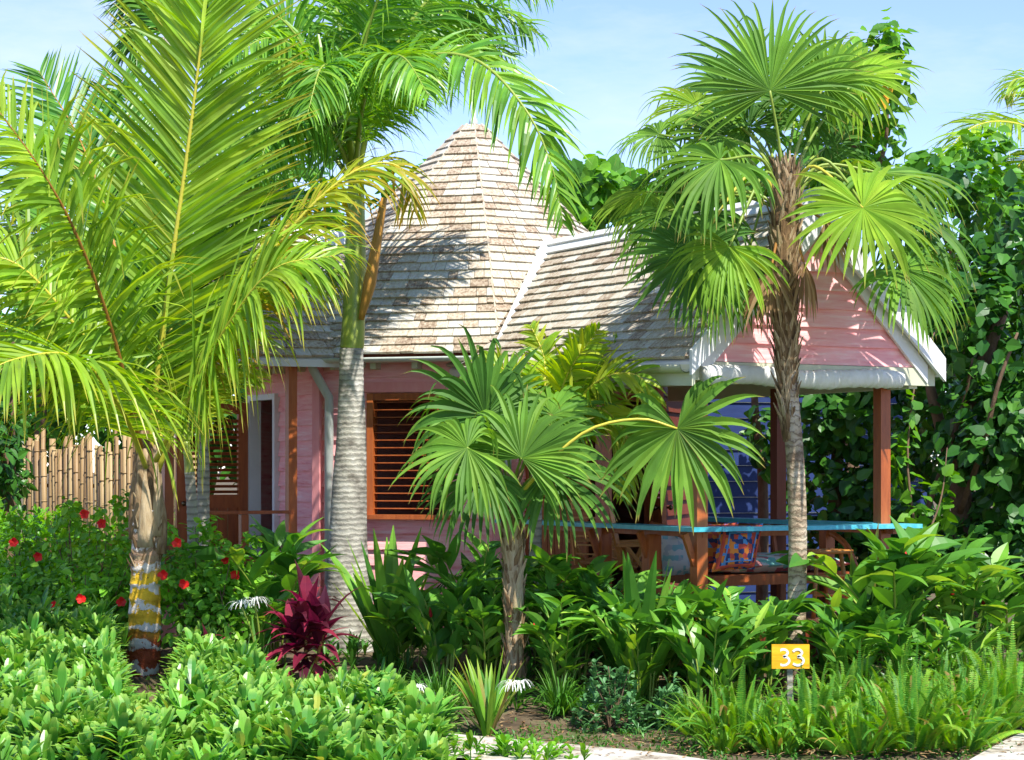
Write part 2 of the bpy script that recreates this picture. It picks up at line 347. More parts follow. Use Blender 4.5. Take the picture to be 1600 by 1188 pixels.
for k in range(8):
    a0, a1 = -61+45*k-22.5, -61+45*k+22.5
    for (r0, z0), (r1, z1) in zip(prof, prof[1:]):
        c = 1/math.cos(R(22.5))
        bl, br, tl, tr = corner(a0, r0*c, z0), corner(a1, r0*c, z0), corner(a0, r1*c, z1), corner(a1, r1*c, z1)
        roof.add([bl-Z*.03, br-Z*.03, tr-Z*.03, tl-Z*.03], [(0, 1, 2, 3)])
        shingles(sh, bl, br, tl, tr)
        h0, h1 = corner(a1, r0*c+.004, z0+.004), corner(a1, r1*c+.004, z1+.004); sh.tube([h0, h1], .014, 6, v=.5)
roof_o = roof.build('roof', M['darkwood'], cot)
sh.build('roof_shingles', M['shingle'], roof_o)
b = MB(); top = O2+Z*5.62
b.tube([top, top+Z*.10, top+Z*.13, top+Z*.20, top+Z*.26, top+Z*.42], [.06, .045, .025, .03, .015, .004], 10)
b.build('finial', M['galv'], roof_o, True)

def wing(ax, sd, w, zr, rho0, rho1, ze0, ze1):
    """gabled wing roof: axis ax, side vector sd; eave heights at inner and outer end"""
    t0, t1 = O2+ax*rho0, O2+ax*rho1
    body = MB(); s_ = MB()
    for s in (-1, 1):
        e0 = t0+sd*s*w+Z*ze0; e1 = t1+sd*s*w+Z*ze1; r0 = t0+Z*zr; r1 = t1+Z*zr
        if s < 0: shingles(s_, e0, e1, r0, r1)
        else: shingles(s_, e1, e0, r1, r0)
        body.prism([e0-Z*.03, e1-Z*.03, r1-Z*.03, r0-Z*.03], (0, 0, -.07))
    ro = body.build('wing_roof', M['white'], cot)
    s_.build('roof_shingles', M['shingle'], ro)
    cap = MB()
    for s in (-1, 1):
        e = nrmz((sd*s*w+Z*(ze1-zr)))
        nn = nrmz(np.cross(ax, e)); nn = nn if nn[2] > 0 else -nn
        p0, p1 = t0+Z*(zr+.035), t1+ax*.03+Z*(zr+.035)
        cap.prism([p0, p1, p1+e*.16, p0+e*.16], nn*.02)
        cap.prism([p0+Z*.03, p1+Z*.03, p1+e*.075+Z*.03, p0+e*.075+Z*.03], nn*.02)
    cap.build('ridge_cap', M['white'], ro)
    return ro
RHO1 = 6.15
wr = wing(AX, RX, 1.28, 4.17, 1.0, RHO1, 2.94, 2.80)
wl = wing(LX, AX, 1.28, 4.34, 1.0, 4.35, 3.02, 3.0)
# valley flashings
b = MB()
def flash(p, q, wd, up):
    b.bar(p, q, wd, .02, up=tuple(up))
for (ang, axv, zt, s) in ((-83.5, AX, 4.20, 1), (-128.5, LX, 4.36, 1)):
    p = corner(ang, RR+.05, 3.03); q = O2+axv*1.62+Z*(zt-.05)
    nn = nrmz(dr(ang)*.6+Z)
    b = MB(); b.bar(p+nn*.075, q+nn*.075, .11, .05, up=tuple(nn)); b.build('valley_flashing', M['white'], roof_o)

# walls of the octagon
def wall_pt(k, d, z, off=0):      # facet k (0 = AX side), d metres from its left end (seen from outside)
    a = -61+45*k; c0 = O2+dr(a-22.5)*RW; t = dr(a+90)
    return c0+t*d+dr(a)*off+Z*z
SIDE = 2*RW*math.sin(R(22.5))
def siding(mb, pt, W, z0, z1, openings=(), bh=.155, back=True):
    rows = int(math.ceil((z1-z0)/bh))
    for r in range(rows):
        a, c = z0+r*bh, min(z1, z0+(r+1)*bh); v = random.random()
        zs = sorted({a, c} | {z for o in openings for z in (o[2], o[3]) if a < z < c})
        for za, zc in zip(zs, zs[1:]):
            xs = [(0, W)]
            for (x0, x1, oz0, oz1) in openings:
                if oz0 < zc-.001 and oz1 > za+.001:
                    xs = [seg for (s, e) in xs for seg in ((s, min(e, x0)), (max(s, x1), e)) if seg[1]-seg[0] > .005]
            fa, fc = (za-a)/bh, (zc-a)/bh
            for (s, e) in xs:
                o0, o1 = .046-.028*fa, .046-.028*fc
                P = [pt(s, za, o0), pt(e, za, o0), pt(e, zc, o1), pt(s, zc, o1), pt(s, za, 0), pt(e, za, 0), pt(e, zc, 0), pt(s, zc, 0)]
                mb.add(P, [(0, 1, 2, 3), (5, 4, 7, 6), (4, 5, 1, 0), (3, 2, 6, 7), (4, 0, 3, 7), (1, 5, 6, 2)], v)
WIN = (.52, 1.36, 1.42, 2.66)
for k in range(8):
    ops = []
    if k == 7: ops = [WIN]
    if k == 0: ops = [(.30, 1.80, FL, 2.66)]
    if k == 6: ops = [(.09, .84, FL, 2.70)]
    b = MB(); siding(b, lambda d, z, o, k=k: wall_pt(k, d, z, o), SIDE, .34 if k else FL-.2, 3.10, ops)
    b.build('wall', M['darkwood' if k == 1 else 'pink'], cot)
    b = MB(); p = wall_pt(k, 0, 0)
    b.box(O2+dr(-61+45*k-22.5)*(RW+.02)+Z*1.72, .10, .10, 2.76, dr(-61+45*k-22.5))
    b.build('corner_trim', M['pinktrim'], cot)
b = MB(); b.prism([corner(-61+45*k-22.5, RW-.05, FL-.06) for k in range(8)], (0, 0, .06)); b.build('floor', M['deck'], cot)
b = MB(); b.prism([corner(-61+45*k-22.5, RR-.1, 3.0) for k in range(8)], (0, 0, .03)); b.build('ceiling', M['darkwood'], cot)
# frieze and rafter ends
for k in (6, 7, 0):
    for d in (.2, .62, 1.05, 1.5):
        b = MB(); p = wall_pt(k, d, 2.93, .10); b.box(p, .06, .16, .07, dr(-61+45*k+90)); b.build('rafter_end', M['cream'], cot)
# window in facet 7
win = MB(); x0, x1, z0, z1 = WIN
def wp(d, z, o): return wall_pt(7, d, z, o)
tx = dr(-61-45+90)
for (cx, cz, sx, sz) in ((x0+.03, (z0+z1)/2, .065, z1-z0), (x1-.03, (z0+z1)/2, .065, z1-z0)):
    win.box(wp(cx, cz, .01), sx, .13, sz, tx)
win.box(wp((x0+x1)/2, z1-.035, .01), x1-x0-.13, .128, .07, tx)
wo = win.build('window', M['wood'], cot)
b = MB(); b.box(wp((x0+x1)/2, z0+.02, .03), x1-x0+.1, .19, .045, tx); b.build('window_sill', M['wood'], wo)
b = MB(); b.box(wp((x0+x1)/2, z1+.06, .05), x1-x0+.08, .05, .10, tx); b.build('lintel', M['pinktrim'], wo)
b = MB(); n_ = 15
for i in range(n_):
    zz = z0+.10+i*(z1-z0-.19)/(n_-1)
    b.box(wp((x0+x1)/2, zz, .0), x1-x0-.13, .075, .009, tx, up=(0, .10, 1))
b.build('louvre_slats', M['wood'], wo)
b = MB(); b.box(wp((x0+x1)/2, z0+.6, -.5), .01, .01, .01, tx, v=.1)
# bed seen through the slats
bed = thing('bed', 'bed with pale blue sheets inside behind the slatted window', 'bed', wp(.95, FL, -.9))
b = MB()
for i in range(2):
    for j in range(2): b.box(wp(.35+i*1.1, FL+.12, -.35-j*1.1), .07, .07, .24, tx)
b.build('leg', M['wood'], bed)
b = MB(); b.box(wp(.9, FL+.30, -.9), 1.3, 1.4, .12, tx); b.build('bed_frame', M['wood'], bed)
b = MB()
gx = 14
V = [wp(.25+1.3*i/gx, FL+.58+.04*math.sin(i*1.3)+.22*math.exp(-((i-9)/3)**2)+.03*math.cos(j*1.7), -.2-1.4*j/gx) for j in range(gx+1) for i in range(gx+1)]
b.add(V, [(j*15+i, j*15+i+1, j*15+i+16, j*15+i+15) for j in range(gx) for i in range(gx)])
b.prism([wp(.25, FL+.36, -.22), wp(1.55, FL+.36, -.22), wp(1.55, FL+.36, -1.58), wp(.25, FL+.36, -1.58)], (0, 0, .2)); b.build('bedding', M['sheet'], bed, True)

# doorway frames and door leaves
def frame(k, x0, x1, z1, mat, wd=.08):
    b = MB(); t = dr(-61+45*k+90)
    for c in (x0+wd/2, x1-wd/2): b.box(wall_pt(k, c, (FL+z1)/2, .02), wd, .13, z1-FL, t)
    b.box(wall_pt(k, (x0+x1)/2, z1-wd/2, .02), x1-x0-2*wd, .128, wd, t)
    return b.build('door_frame', mat, cot)
frame(6, .09, .84, 2.70, M['white'], .06); frame(0, .30, 1.80, 2.66, M['wood'], .07)
def door_leaf(h, d, W, z0, z1, knob=1, full=False):
    """h hinge point, d direction of the leaf; louvred upper panel, boarded lower panel"""
    d = nrmz(A(*d)); n = nrmz(np.cross(d, Z)); T = .045; st = .11
    P = lambda x, z, o=0: A(h[0], h[1], 0)+d*x+n*o+Z*z
    b = MB(); zm = z0+(z1-z0)*.47
    for c in (st/2, W-st/2): b.box(P(c, (z0+z1)/2), st, T, z1-z0, d, v=.6)
    for c, hh in ((z0+.09, .18), (zm, .14), (z1-.06, .12)): b.box(P(W/2, c), W-2*st, T, hh, d, v=.5)
    nb = 5
    for i in range(nb): b.box(P(st+(W-2*st)*(i+.5)/nb, (z0+.18+zm-.07)/2), (W-2*st)/nb-.006, .02, zm-.07-z0-.18, d)
    do = b.build('door', M['wood'], cot)
    b = MB(); zz = zm+.07; n_ = int((z1-.12-zz)/.058)
    for i in range(n_): b.box(P(W/2, zz+.03+i*.058), W-2*st, .05, .008, d, up=tuple(Z+n*.55))
    b.build('louvre_slats', M['wood'], do)
    b = MB()
    for s in (-1, 1):
        q = P(W-.06 if knob > 0 else .06, zm-.02, s*.03); b.tube([q, q+n*s*.03, q+n*s*.032, q+n*s*.055, q+n*s*.07], [.012, .012, .024, .028, .012], 10)
    b.build('door_handle', M['brass'], do, True)
    return do
hinge = wall_pt(6, .12, 0, .10)
door_leaf(hinge, LX, .80, FL+.02, 2.62)
door_leaf(wall_pt(0, .33, 0, .08), nrmz(RX*.55+AX*.83), .62, FL+.02, 2.58)
door_leaf(wall_pt(0, 1.74, 0, .08), nrmz(-RX*.35+AX*.9), .62, FL+.02, 2.58)

# gutters and downpipes
b = MB()
def gutter(mb, pts, r=.05):
    pts = [A(*p) for p in pts]
    for p, q in zip(pts, pts[1:]):
        d = nrmz(q-p); s = nrmz(np.cross(Z, d)); V = []
        for e in (p, q):
            for a in np.linspace(0, math.pi, 9): V.append(e+s*math.cos(a)*r-Z*math.sin(a)*r)
            for a in np.linspace(math.pi, 0, 9): V.append(e+s*math.cos(a)*(r-.006)-Z*math.sin(a)*(r-.006))
        mb.add(V, [(i, (i+1) % 18, 18+(i+1) % 18, 18+i) for i in range(18)], .5)
cs = [corner(a, RR+.07, 3.0) for a in (-83.5, -128.5)]
gutter(b, [cs[0], cs[1], cs[1]+LX*1.9-Z*.0])
b.build('gutter', M['galv'], cot, True)
e0 = O2+AX*2.3-RX*1.33+Z*2.90; e1 = O2+AX*(RHO1-.02)-RX*1.33+Z*2.74
b = MB(); gutter(b, [e0, e1], .062); b.build('gutter', M['cream'], cot, True)
b = MB(); q = wall_pt(7, .13, 0, .10)
b.tube([cs[1]+AX*.0+A(.14, 0, -.03), cs[1]+A(.15, .05, -.10), A(q[0], q[1], 2.62), A(q[0], q[1], 2.5), A(q[0], q[1], .45)], .045, 12)
b.build('downpipe', M['galv'], cot, True)
b = MB(); q = wall_pt(0, .07, 0, .09); b.tube([A(q[0], q[1], 2.9), A(q[0], q[1], .4)], .04, 12); b.build('downpipe', M['galv'], cot, True)

# fascia boards of right wing: eave and rakes
T1 = O2+AX*RHO1
b = MB(); b.bar(O2+AX*2.3-RX*1.27+Z*2.82, T1-RX*1.27+Z*2.66, .03, .17)
b.build('fascia', M['cream'], wr)
for s in (-1, 1):
    b = MB(); r0 = T1+Z*4.15; e_ = T1+RX*s*1.31+Z*2.86
    b.prism([r0, e_, e_-Z*.20, r0-Z*.26], tuple(AX*.035)); b.build('rake_board', M['white'], wr)
    b = MB(); r0 = T1-AX*.066+Z*3.99; e_ = T1-AX*.066+RX*s*1.17+Z*2.80
    b.prism([r0, e_, e_-Z*.16, r0-Z*.16], tuple(AX*.03)); b.build('rake_board', M['white'], wr)
    # soffit boards between
    b = MB(); r0 = T1-AX*.12+Z*4.04; e_ = T1-AX*.12+RX*s*1.26+Z*2.72
    b.prism([r0, e_, e_+AX*.115, r0+AX*.115], (0, 0, .012)); b.build('soffit', M['cream'], wr)
# gable wall: pink boards cut to the triangle
b = MB(); PG = T1-AX*.10; zb, zt = 2.78, 4.02; hw = 1.26
nr = 8; bh = (zt-zb)/nr
for r in range(nr):
    z_0, z_1 = zb+r*bh, zb+(r+1)*bh; w0 = hw*(1-(z_0-zb)/(zt-zb)); w1 = hw*(1-(z_1-zb)/(zt-zb))
    P = [PG-RX*w0+Z*z_0+AX*.034, PG+RX*w0+Z*z_0+AX*.034, PG+RX*w1+Z*z_1+AX*.008, PG-RX*w1+Z*z_1+AX*.008,
         PG-RX*w0+Z*z_0, PG+RX*w0+Z*z_0, PG+RX*w1+Z*z_1, PG-RX*w1+Z*z_1]
    b.add(P, [(0, 1, 2, 3), (5, 4, 7, 6), (4, 5, 1, 0), (3, 2, 6, 7), (4, 0, 3, 7), (1, 5, 6, 2)], random.random())
b.build('gable_wall', M['pink'], cot)
b = MB(); b.bar(PG-RX*1.26+AX*.0+Z*2.70, PG+RX*1.26+Z*2.70, .10, .15); b.bar(O2+AX*2.3-RX*1.06+Z*2.68, PG-RX*1.06+Z*2.68, .09, .16); b.bar(O2+AX*2.3+RX*1.06+Z*2.68, PG+RX*1.06+Z*2.68, .09, .16)
b.build('beam', M['cream'], cot)
# rolled canvas blind under the gable
b = MB(); n = 90; pts = []; rad = []
for i in range(n):
    f = i/(n-1); pts.append(PG+AX*.12+RX*(-1.18+2.0*f)+Z*(2.66+.012*math.sin(f*9)))
    rad.append(.078+.004*math.sin(f*23)+random.uniform(-.006, .006))
b.tube(pts, rad, 14); b.build('rolled_blind', M['canvas'], cot, True)
# gable end of left wing
b = MB(); PL = O2+LX*4.1
b.prism([PL-AX*1.2+Z*3.0, PL+AX*1.2+Z*3.0, PL+Z*4.2], tuple(LX*.03)); b.build('gable_wall', M['pink'], cot)
# decks
b = MB()
for i in range(18):
    r0 = 2.26+i*(RHO1-.25-2.26)/18; w_ = (RHO1-.25-2.26)/18
    b.box(O2+AX*(r0+w_/2)+Z*(FL-.02), w_-.008, 2.3, .04, AX)
b.build('deck', M['deck'], cot)
b = MB(); d1 = RHO1-.22
for s in (-1, 1): b.bar(O2+AX*2.3+RX*s*1.17+Z*.45, O2+AX*d1+RX*s*1.17+Z*.45, .04, .28)
b.bar(O2+AX*d1-RX*1.15+Z*.45, O2+AX*d1+RX*1.15+Z*.45, .04, .28)
b.build('deck_skirt', M['darkwood'], cot)
b = MB()
for i in range(9): b.box(O2+LX*(2.26+.1+i*.2)+Z*(FL-.02), .192, 2.3, .04, LX)
b.build('deck', M['deck'], cot)
b = MB(); b.bar(O2+LX*2.3+AX*1.17+Z*.43, O2+LX*4.06+AX*1.17+Z*.43, .04, .30); b.bar(O2+LX*4.06-AX*1.17+Z*.43, O2+LX*4.06+AX*1.15+Z*.43, .04, .30)
b.build('deck_skirt', M['pinktrim'], cot)
# steps on the left
b = MB()
for i in range(3): b.box(O2+LX*(4.2+.26*i)+AX*.55+Z*(.50-.14*i), .27, 1.0, .05, LX)
b.build('step', M['deck'], cot)
b = MB()
for s in (.02, 1.08): b.bar(O2+LX*4.06+AX*s+Z*.60, O2+LX*4.95+AX*s+Z*.12, .04, .2)
b.build('stringer', M['wood'], cot)
# posts
def post(x, off, side, a=.105, z0=None, z1=2.66, axv=AX, sd=RX, mat=None, name='porch_post'):
    """post on the line offset `off` along sd from the wing axis, seen at pixel column x"""
    u = (x-800)/FPX; P0 = O2+sd*off
    rho = (P0[0]-u*P0[1])/(u*axv[1]-axv[0]); p = P0+axv*rho
    z0 = ground_z(p[1]) if z0 is None else z0
    b = MB(); b.box(p+Z*(z0+z1)/2, a, a, z1-z0, axv); b.build(name, mat or M['wood'], cot); return p
W_ = 1.0
pc = post(1092, -W_, 0); pm = post(943, -W_, 0); pr = post(1378, W_, 0)
pb = post(1216, W_, 0, mat=M['darkwood'])
pw_ = post(1018, -W_-.02, 0, z1=1.36, a=.12, name='counter_leg')
post(1292, W_, 0, z1=1.36, a=.10, name='counter_leg')
pl0 = post(455, 1.06, 0, axv=LX, sd=AX, z1=2.98, a=.09)
post(262, 1.06, 0, axv=LX, sd=AX, z1=2.98, a=.09)
# turquoise bar counter around the porch: left side, across the front, right side
ZC = 1.40
def cpt(rho, off): return O2+AX*rho+RX*off+Z*ZC
rc = np.dot(pc-O2, AX)+.16
b = MB(); s0, s1 = -1.16, -.88
b.prism([cpt(2.62, s0), cpt(rc, s0), cpt(rc, s1), cpt(2.62, s1)], (0, 0, .036), v=.2)
b.prism([cpt(rc-.28, s1+.003), cpt(rc, s1+.003), cpt(rc, 1.22), cpt(rc-.28, 1.22)], (0, 0, .036), v=.9)
b.prism([cpt(2.9, .90), cpt(rc-.283, .90), cpt(rc-.283, 1.10), cpt(2.9, 1.10)], (0, 0, .04), v=.1)
b.build('bar_counter', M['blue'], cot)
b = MB(); b.bar(cpt(2.7, -.98)-Z*.03, cpt(rc-.1, -.98)-Z*.03, .04, .04)
b.bar(cpt(2.9, 1.0)-Z*.03, cpt(rc-.1, 1.0)-Z*.03, .04, .04)
for q in (pm, pw_, pc):
    rr = np.dot(q-O2, AX); b.bar(cpt(rr, -1.0)-Z*.28+(-RX)*.04, cpt(rr, -1.14)-Z*.02, .04, .05)
b.build('counter_rail', M['wood'], cot)
# left rail
rl = np.dot(pl0-O2, LX)
def lp(r, z): return O2+LX*r+AX*1.06+Z*z
b = MB(); b.bar(lp(rl, 1.49), lp(rl+1.0, 1.49), .10, .03, v=.2); b.bar(lp(rl, 1.03), lp(rl+1.0, 1.03), .04, .05)
b.bar(lp(rl+.50, FL), lp(rl+.50, 1.47), .075, .075); b.bar(lp(rl+1.0, FL), lp(rl+1.0, 1.47), .075, .075)
b.build('railing', M['wood'], cot)
b = MB(); b.bar(lp(4.1, 1.45), lp(5.0, .80), .07, .04); b.bar(lp(4.1, 1.30), lp(5.0, .65), .04, .06); b.bar(lp(4.1, FL), lp(4.1, 1.45), .08, .08); b.bar(lp(5.0, .2), lp(5.0, .82), .07, .07)
b.build('handrail', M['chairwood'], cot)
lantern = MB(); q = O2+LX*4.13+AX*.95+Z*1.62
lantern.box(q, .09, .09, .20, AX); lantern.box(q+Z*.12, .12, .12, .03, AX); lantern.bar(q-Z*.1, q-Z*.45, .03)
lantern.build('wall_lantern', M['black'], cot)
b = MB(); b.bar(q-Z*.15-LX*.03, q-Z*1.0-LX*.03, .05, .05); b.build('rail_post', M['wood'], cot)
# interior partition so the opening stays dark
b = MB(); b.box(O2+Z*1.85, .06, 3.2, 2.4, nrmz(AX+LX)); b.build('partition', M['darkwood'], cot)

# ------------------------------------------------------------------ porch furniture
def pp(rho, off, z): return O2+AX*rho+RX*off+Z*(FL+z)
def lounge_chair(name, label, rho, off, ang, group):
    c0 = pp(rho, off, 0); t = thing(name, label, 'chair', c0, group)
    X = nrmz(AX*math.cos(ang)+RX*math.sin(ang)); Y = np.cross(Z, X)
    P = lambda x, y, z: c0+X*x+Y*y+Z*z
    for s in (-1, 1):
        b = MB(); b.bar(P(.25, s*.27, 0), P(-.22, s*.27, .62), .045, .03); b.build('leg', M['chairwood'], t)
        b = MB(); b.bar(P(-.28, s*.24, 0), P(.22, s*.24, .60), .045, .03); b.build('leg', M['chairwood'], t)
        b = MB(); b.bar(P(-.30, s*.27, .62), P(.28, s*.27, .62), .055, .03); b.build('armrest', M['chairwood'], t)
    b = MB()
    for i in range(7): b.box(P(-.2+.07*i, 0, .42+.01*i), .055, .46, .018, X)
    b.build('seat', M['chairwood'], t)
    b = MB()
    for s in (-1, 1): b.bar(P(-.24, s*.22, .40), P(-.36, s*.22, .98), .04, .03)
    for i in range(6): b.bar(P(-.25-.022*i, -.22, .50+.085*i), P(-.25-.022*i, .22, .50+.085*i), .05, .014)
    b.build('backrest', M['chairwood'], t)
lounge_chair('folding_chair', 'orange wooden folding chair nearest the blue bar counter', 4.3, -.55, 1.2, 'wooden folding chairs on the porch')
lounge_chair('folding_chair', 'wooden folding chair behind the nearer one beside the open door', 3.4, -.35, 2.0, 'wooden folding chairs on the porch')
# daybed with patterned cushion
t = thing('daybed', 'wooden daybed with pink and green patterned seat cushion and curved arms', 'daybed', pp(4.9, .1, 0))
b = MB()
for x in (-.55, .75):
    for y in (-.45, .45): b.bar(pp(4.9+y, .1+x, 0), pp(4.9+y, .1+x, .34), .06)
b.build('leg', M['wood'], t)
b = MB(); b.box(pp(4.9, .2, .34), 1.5, 1.0, .09, RX); b.build('seat_frame', M['wood'], t)
def patt(name, cols, sc_=14, rot=0):
    m, tt, bb, N, Lk = newmat(name); tc = N('ShaderNodeTexCoord'); vo = N('ShaderNodeTexVoronoi'); vo.inputs['Scale'].default_value = sc_; vo.inputs['Randomness'].default_value = .25
    vo.distance = 'MANHATTAN'
    Lk(tc.outputs['Object'], vo.inputs['Vector']); r = ramp(tt, cols); r.color_ramp.interpolation = 'CONSTANT'
    Lk(vo.outputs['Color'], r.inputs[0]); Lk(r.outputs[0], bb.inputs['Base Color']); bb.inputs['Roughness'].default_value = .9
    return m
M['pat1'] = patt('pattern_blue', [(.05, .16, .42), (.55, .07, .04), (.03, .04, .12), (.75, .22, .03), (.10, .28, .50), (.62, .05, .05)], 26)
M['pat2'] = patt('pattern_seat', [(.55, .22, .20), (.20, .48, .40), (.70, .62, .55), (.50, .12, .14), (.2, .3, .45)], 15)
M['pat3'] = patt('pattern_grey', [(.45, .45, .45), (.62, .58, .52), (.25, .45, .45), (.5, .2, .2)], 22)
M['redcloth'] = surfmat('red_cloth', [(.50, .05, .03), (.65, .12, .06)], (9, 9, 9), 2, .9, .2, .2)
M['bluecloth'] = surfmat('blue_cloth', [(.06, .20, .45), (.12, .32, .55)], (9, 9, 9), 2, .9, .2, .2)
def cushion(mb, c, X, Y, w, h, th, n=12):
    X = nrmz(X); Y = nrmz(Y); Nn = np.cross(X, Y)
    for s in (-1, 1):
        V = []
        for j in range(n+1):
            for i in range(n+1):
                u, v_ = 2*i/n-1, 2*j/n-1; pin = 1-.10*(abs(u*v_)**.0)*((1-u*u)+(1-v_*v_))*.5+0
                k = max(0, (1-u**4)*(1-v_**4))**.5
                V.append(c+X*u*w/2*(1-.07*(1-v_*v_))+Y*v_*h/2*(1-.07*(1-u*u))+Nn*s*th/2*k)
        F = [(j*(n+1)+i, j*(n+1)+i+1, (j+1)*(n+1)+i+1, (j+1)*(n+1)+i) for j in range(n) for i in range(n)]
        if s < 0: F = [f[::-1] for f in F]
        mb.add(V, F)
b = MB(); cushion(b, pp(4.9, .2, .46), RX, AX, 1.52, 1.0, .16); b.build('seat_cushion', M['pat2'], t, True)
for s in (-.6, 1.0):
    b = MB(); b.tube(spline([pp(5.35, s, .42), pp(5.2, s, .62), pp(4.9, s, .74), pp(4.5, s, .80)], 14), .028, 8); b.build('armrest', M['wood'], t, True)
b = MB()
for i in range(9): b.bar(pp(4.42, -.5+.19*i, .36), pp(4.36, -.5+.19*i, .68), .03, .03)
b.bar(pp(4.36, -.58, .70), pp(4.36, 1.02, .70), .05, .05); b.build('backrest', M['wood'], t)
def pillow(name, label, c, X, Y, mats, w=.45):
    b = MB(); cushion(b, c, X, Y, w, w, .15); o = b.build(name, mats[0], None, True)
    tag(o, label, 'pillow', 'pillows on the porch daybed')
    nn = nrmz(np.cross(nrmz(X), nrmz(Y)))
    if len(mats) > 1:
        sgn = -1 if nn[1] > 0 else 1
        for (s0, s1, mt, nm) in ((.40, .46, mats[1], 'border'), (.31, .34, mats[2], 'piping')):
            b = MB()
            for (u0, u1, v0, v1) in ((-s1, s1, s0, s1), (-s1, s1, -s1, -s0), (-s1, -s0, -s0, s0), (s0, s1, -s0, s0)):
                n = 8; V = []
                for j in range(n+1):
                    for i in range(n+1):
                        u = 2*(u0+(u1-u0)*i/n); v_ = 2*(v0+(v1-v0)*j/n); k = max(0, (1-u**4)*(1-v_**4))**.5
                        V.append(c+nrmz(X)*u*w/2*(1-.07*(1-v_*v_))+nrmz(Y)*v_*w/2*(1-.07*(1-u*u))+nn*sgn*(.075*k+.004))
                b.add(V, [(j*(n+1)+i, j*(n+1)+i+1, (j+1)*(n+1)+i+1, (j+1)*(n+1)+i) for j in range(n) for i in range(n)])
            b.build(nm, mt, o, True)
    return o
def pxp(x, y, D): return at(x, y, D)
cp = pxp(1152, 856, 16.95)
pillow('pillow', 'blue pillow with red and orange block pattern leaning on the daybed', cp, A(1, .35, .05), A(.22, .25, 1), (M['pat1'], M['redcloth'], M['bluecloth']), .40)
pillow('pillow', 'red bordered pillow tucked behind the blue patterned one', pxp(1118, 854, 17.2), A(1, .45, 0), A(.1, .3, 1), (M['pat1'], M['redcloth'], M['redcloth']), .42)
pillow('pillow', 'pale grey green pillow left of the corner post', pxp(1062, 866, 17.8), A(1, .5, 0), A(-.1, .3, 1), (M['pat3'],), .40)
# bamboo stool
c0 = pp(5.25, .95, 0); q = at(1282, 960, 17.9); c0 = A(q[0], q[1], FL)
t = thing('bamboo_stool', 'orange bamboo ladder stool behind the leaning palm trunk', 'stool', c0)
for (x, y) in ((-1, -1), (-1, 1), (1, -1), (1, 1)):
    b = MB(); b.tube([c0+RX*x*.20+AX*y*.16, c0+RX*x*.13+AX*y*.12+Z*.55], .019, 8); b.build('leg', M['chairwood'], t, True)
b = MB()
for z_ in (.2, .36):
    b.tube([c0-RX*.19+AX*.15+Z*z_, c0+RX*.19+AX*.15+Z*z_], .014, 8); b.tube([c0-RX*.19-AX*.15+Z*z_, c0+RX*.19-AX*.15+Z*z_], .014, 8)
b.build('stretcher', M['chairwood'], t, True)
b = MB()
for i in range(8): b.tube([c0-RX*.24+AX*(-.14+.04*i)+Z*.57, c0+RX*.24+AX*(-.14+.04*i)+Z*.57], .018, 8)
b.build('seat', M['chairwood'], t, True)

# ------------------------------------------------------------------ neighbouring blue cabin
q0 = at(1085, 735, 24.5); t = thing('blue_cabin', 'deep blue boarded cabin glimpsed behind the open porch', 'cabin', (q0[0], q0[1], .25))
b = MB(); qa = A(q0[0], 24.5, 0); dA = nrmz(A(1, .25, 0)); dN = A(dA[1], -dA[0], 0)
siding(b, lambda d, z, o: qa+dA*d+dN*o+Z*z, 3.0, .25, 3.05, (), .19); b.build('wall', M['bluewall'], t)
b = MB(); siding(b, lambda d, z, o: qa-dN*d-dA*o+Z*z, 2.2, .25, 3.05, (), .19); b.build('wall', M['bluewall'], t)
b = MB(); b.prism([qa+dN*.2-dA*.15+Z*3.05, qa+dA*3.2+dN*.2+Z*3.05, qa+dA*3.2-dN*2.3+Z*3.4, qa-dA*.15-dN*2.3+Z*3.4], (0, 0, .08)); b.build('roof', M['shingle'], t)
b = MB()
for r in range(1, 15): b.bar(qa+dN*.04+Z*(.25+.19*r)+dA*.02, qa+dA*2.98+dN*.04+Z*(.25+.19*r), .006, .012)
b.build('batten', M['galv'], t)

# ------------------------------------------------------------------ bamboo fence, left
p0 = at(40, 735, 27); p1 = at(300, 735, 25)
t = thing('bamboo_fence', 'tall fence of upright bamboo poles behind the hibiscus', 'fence', (p0[0], p0[1], .25))
b = MB(); n = 62
for i in range(n):
    f = i/(n-1)+random.uniform(-.003, .003); p = p0+(p1-p0)*f; h = random.uniform(2.05, 2.45); dz = random.uniform(-.03, .03); r_ = random.uniform(.022, .042)
    b.tube([A(p[0], p[1], .2), A(p[0]+dz, p[1], h)], r_, 7)
    for z_ in np.arange(.4+random.random()*.2, h, .33): b.tube([A(p[0]+dz*z_/h, p[1], z_), A(p[0]+dz*z_/h, p[1], z_+.015)], r_+.004, 7)
b.build('pole', M['bamboo'], t, True)
b = MB(); b.bar(p0+A(0, .08, -.2), p1+A(0, .08, -.2), .05); b.bar(p0+A(0, .08, -1.2), p1+A(0, .08, -1.2), .05); b.build('rail', M['bamboo'], t)

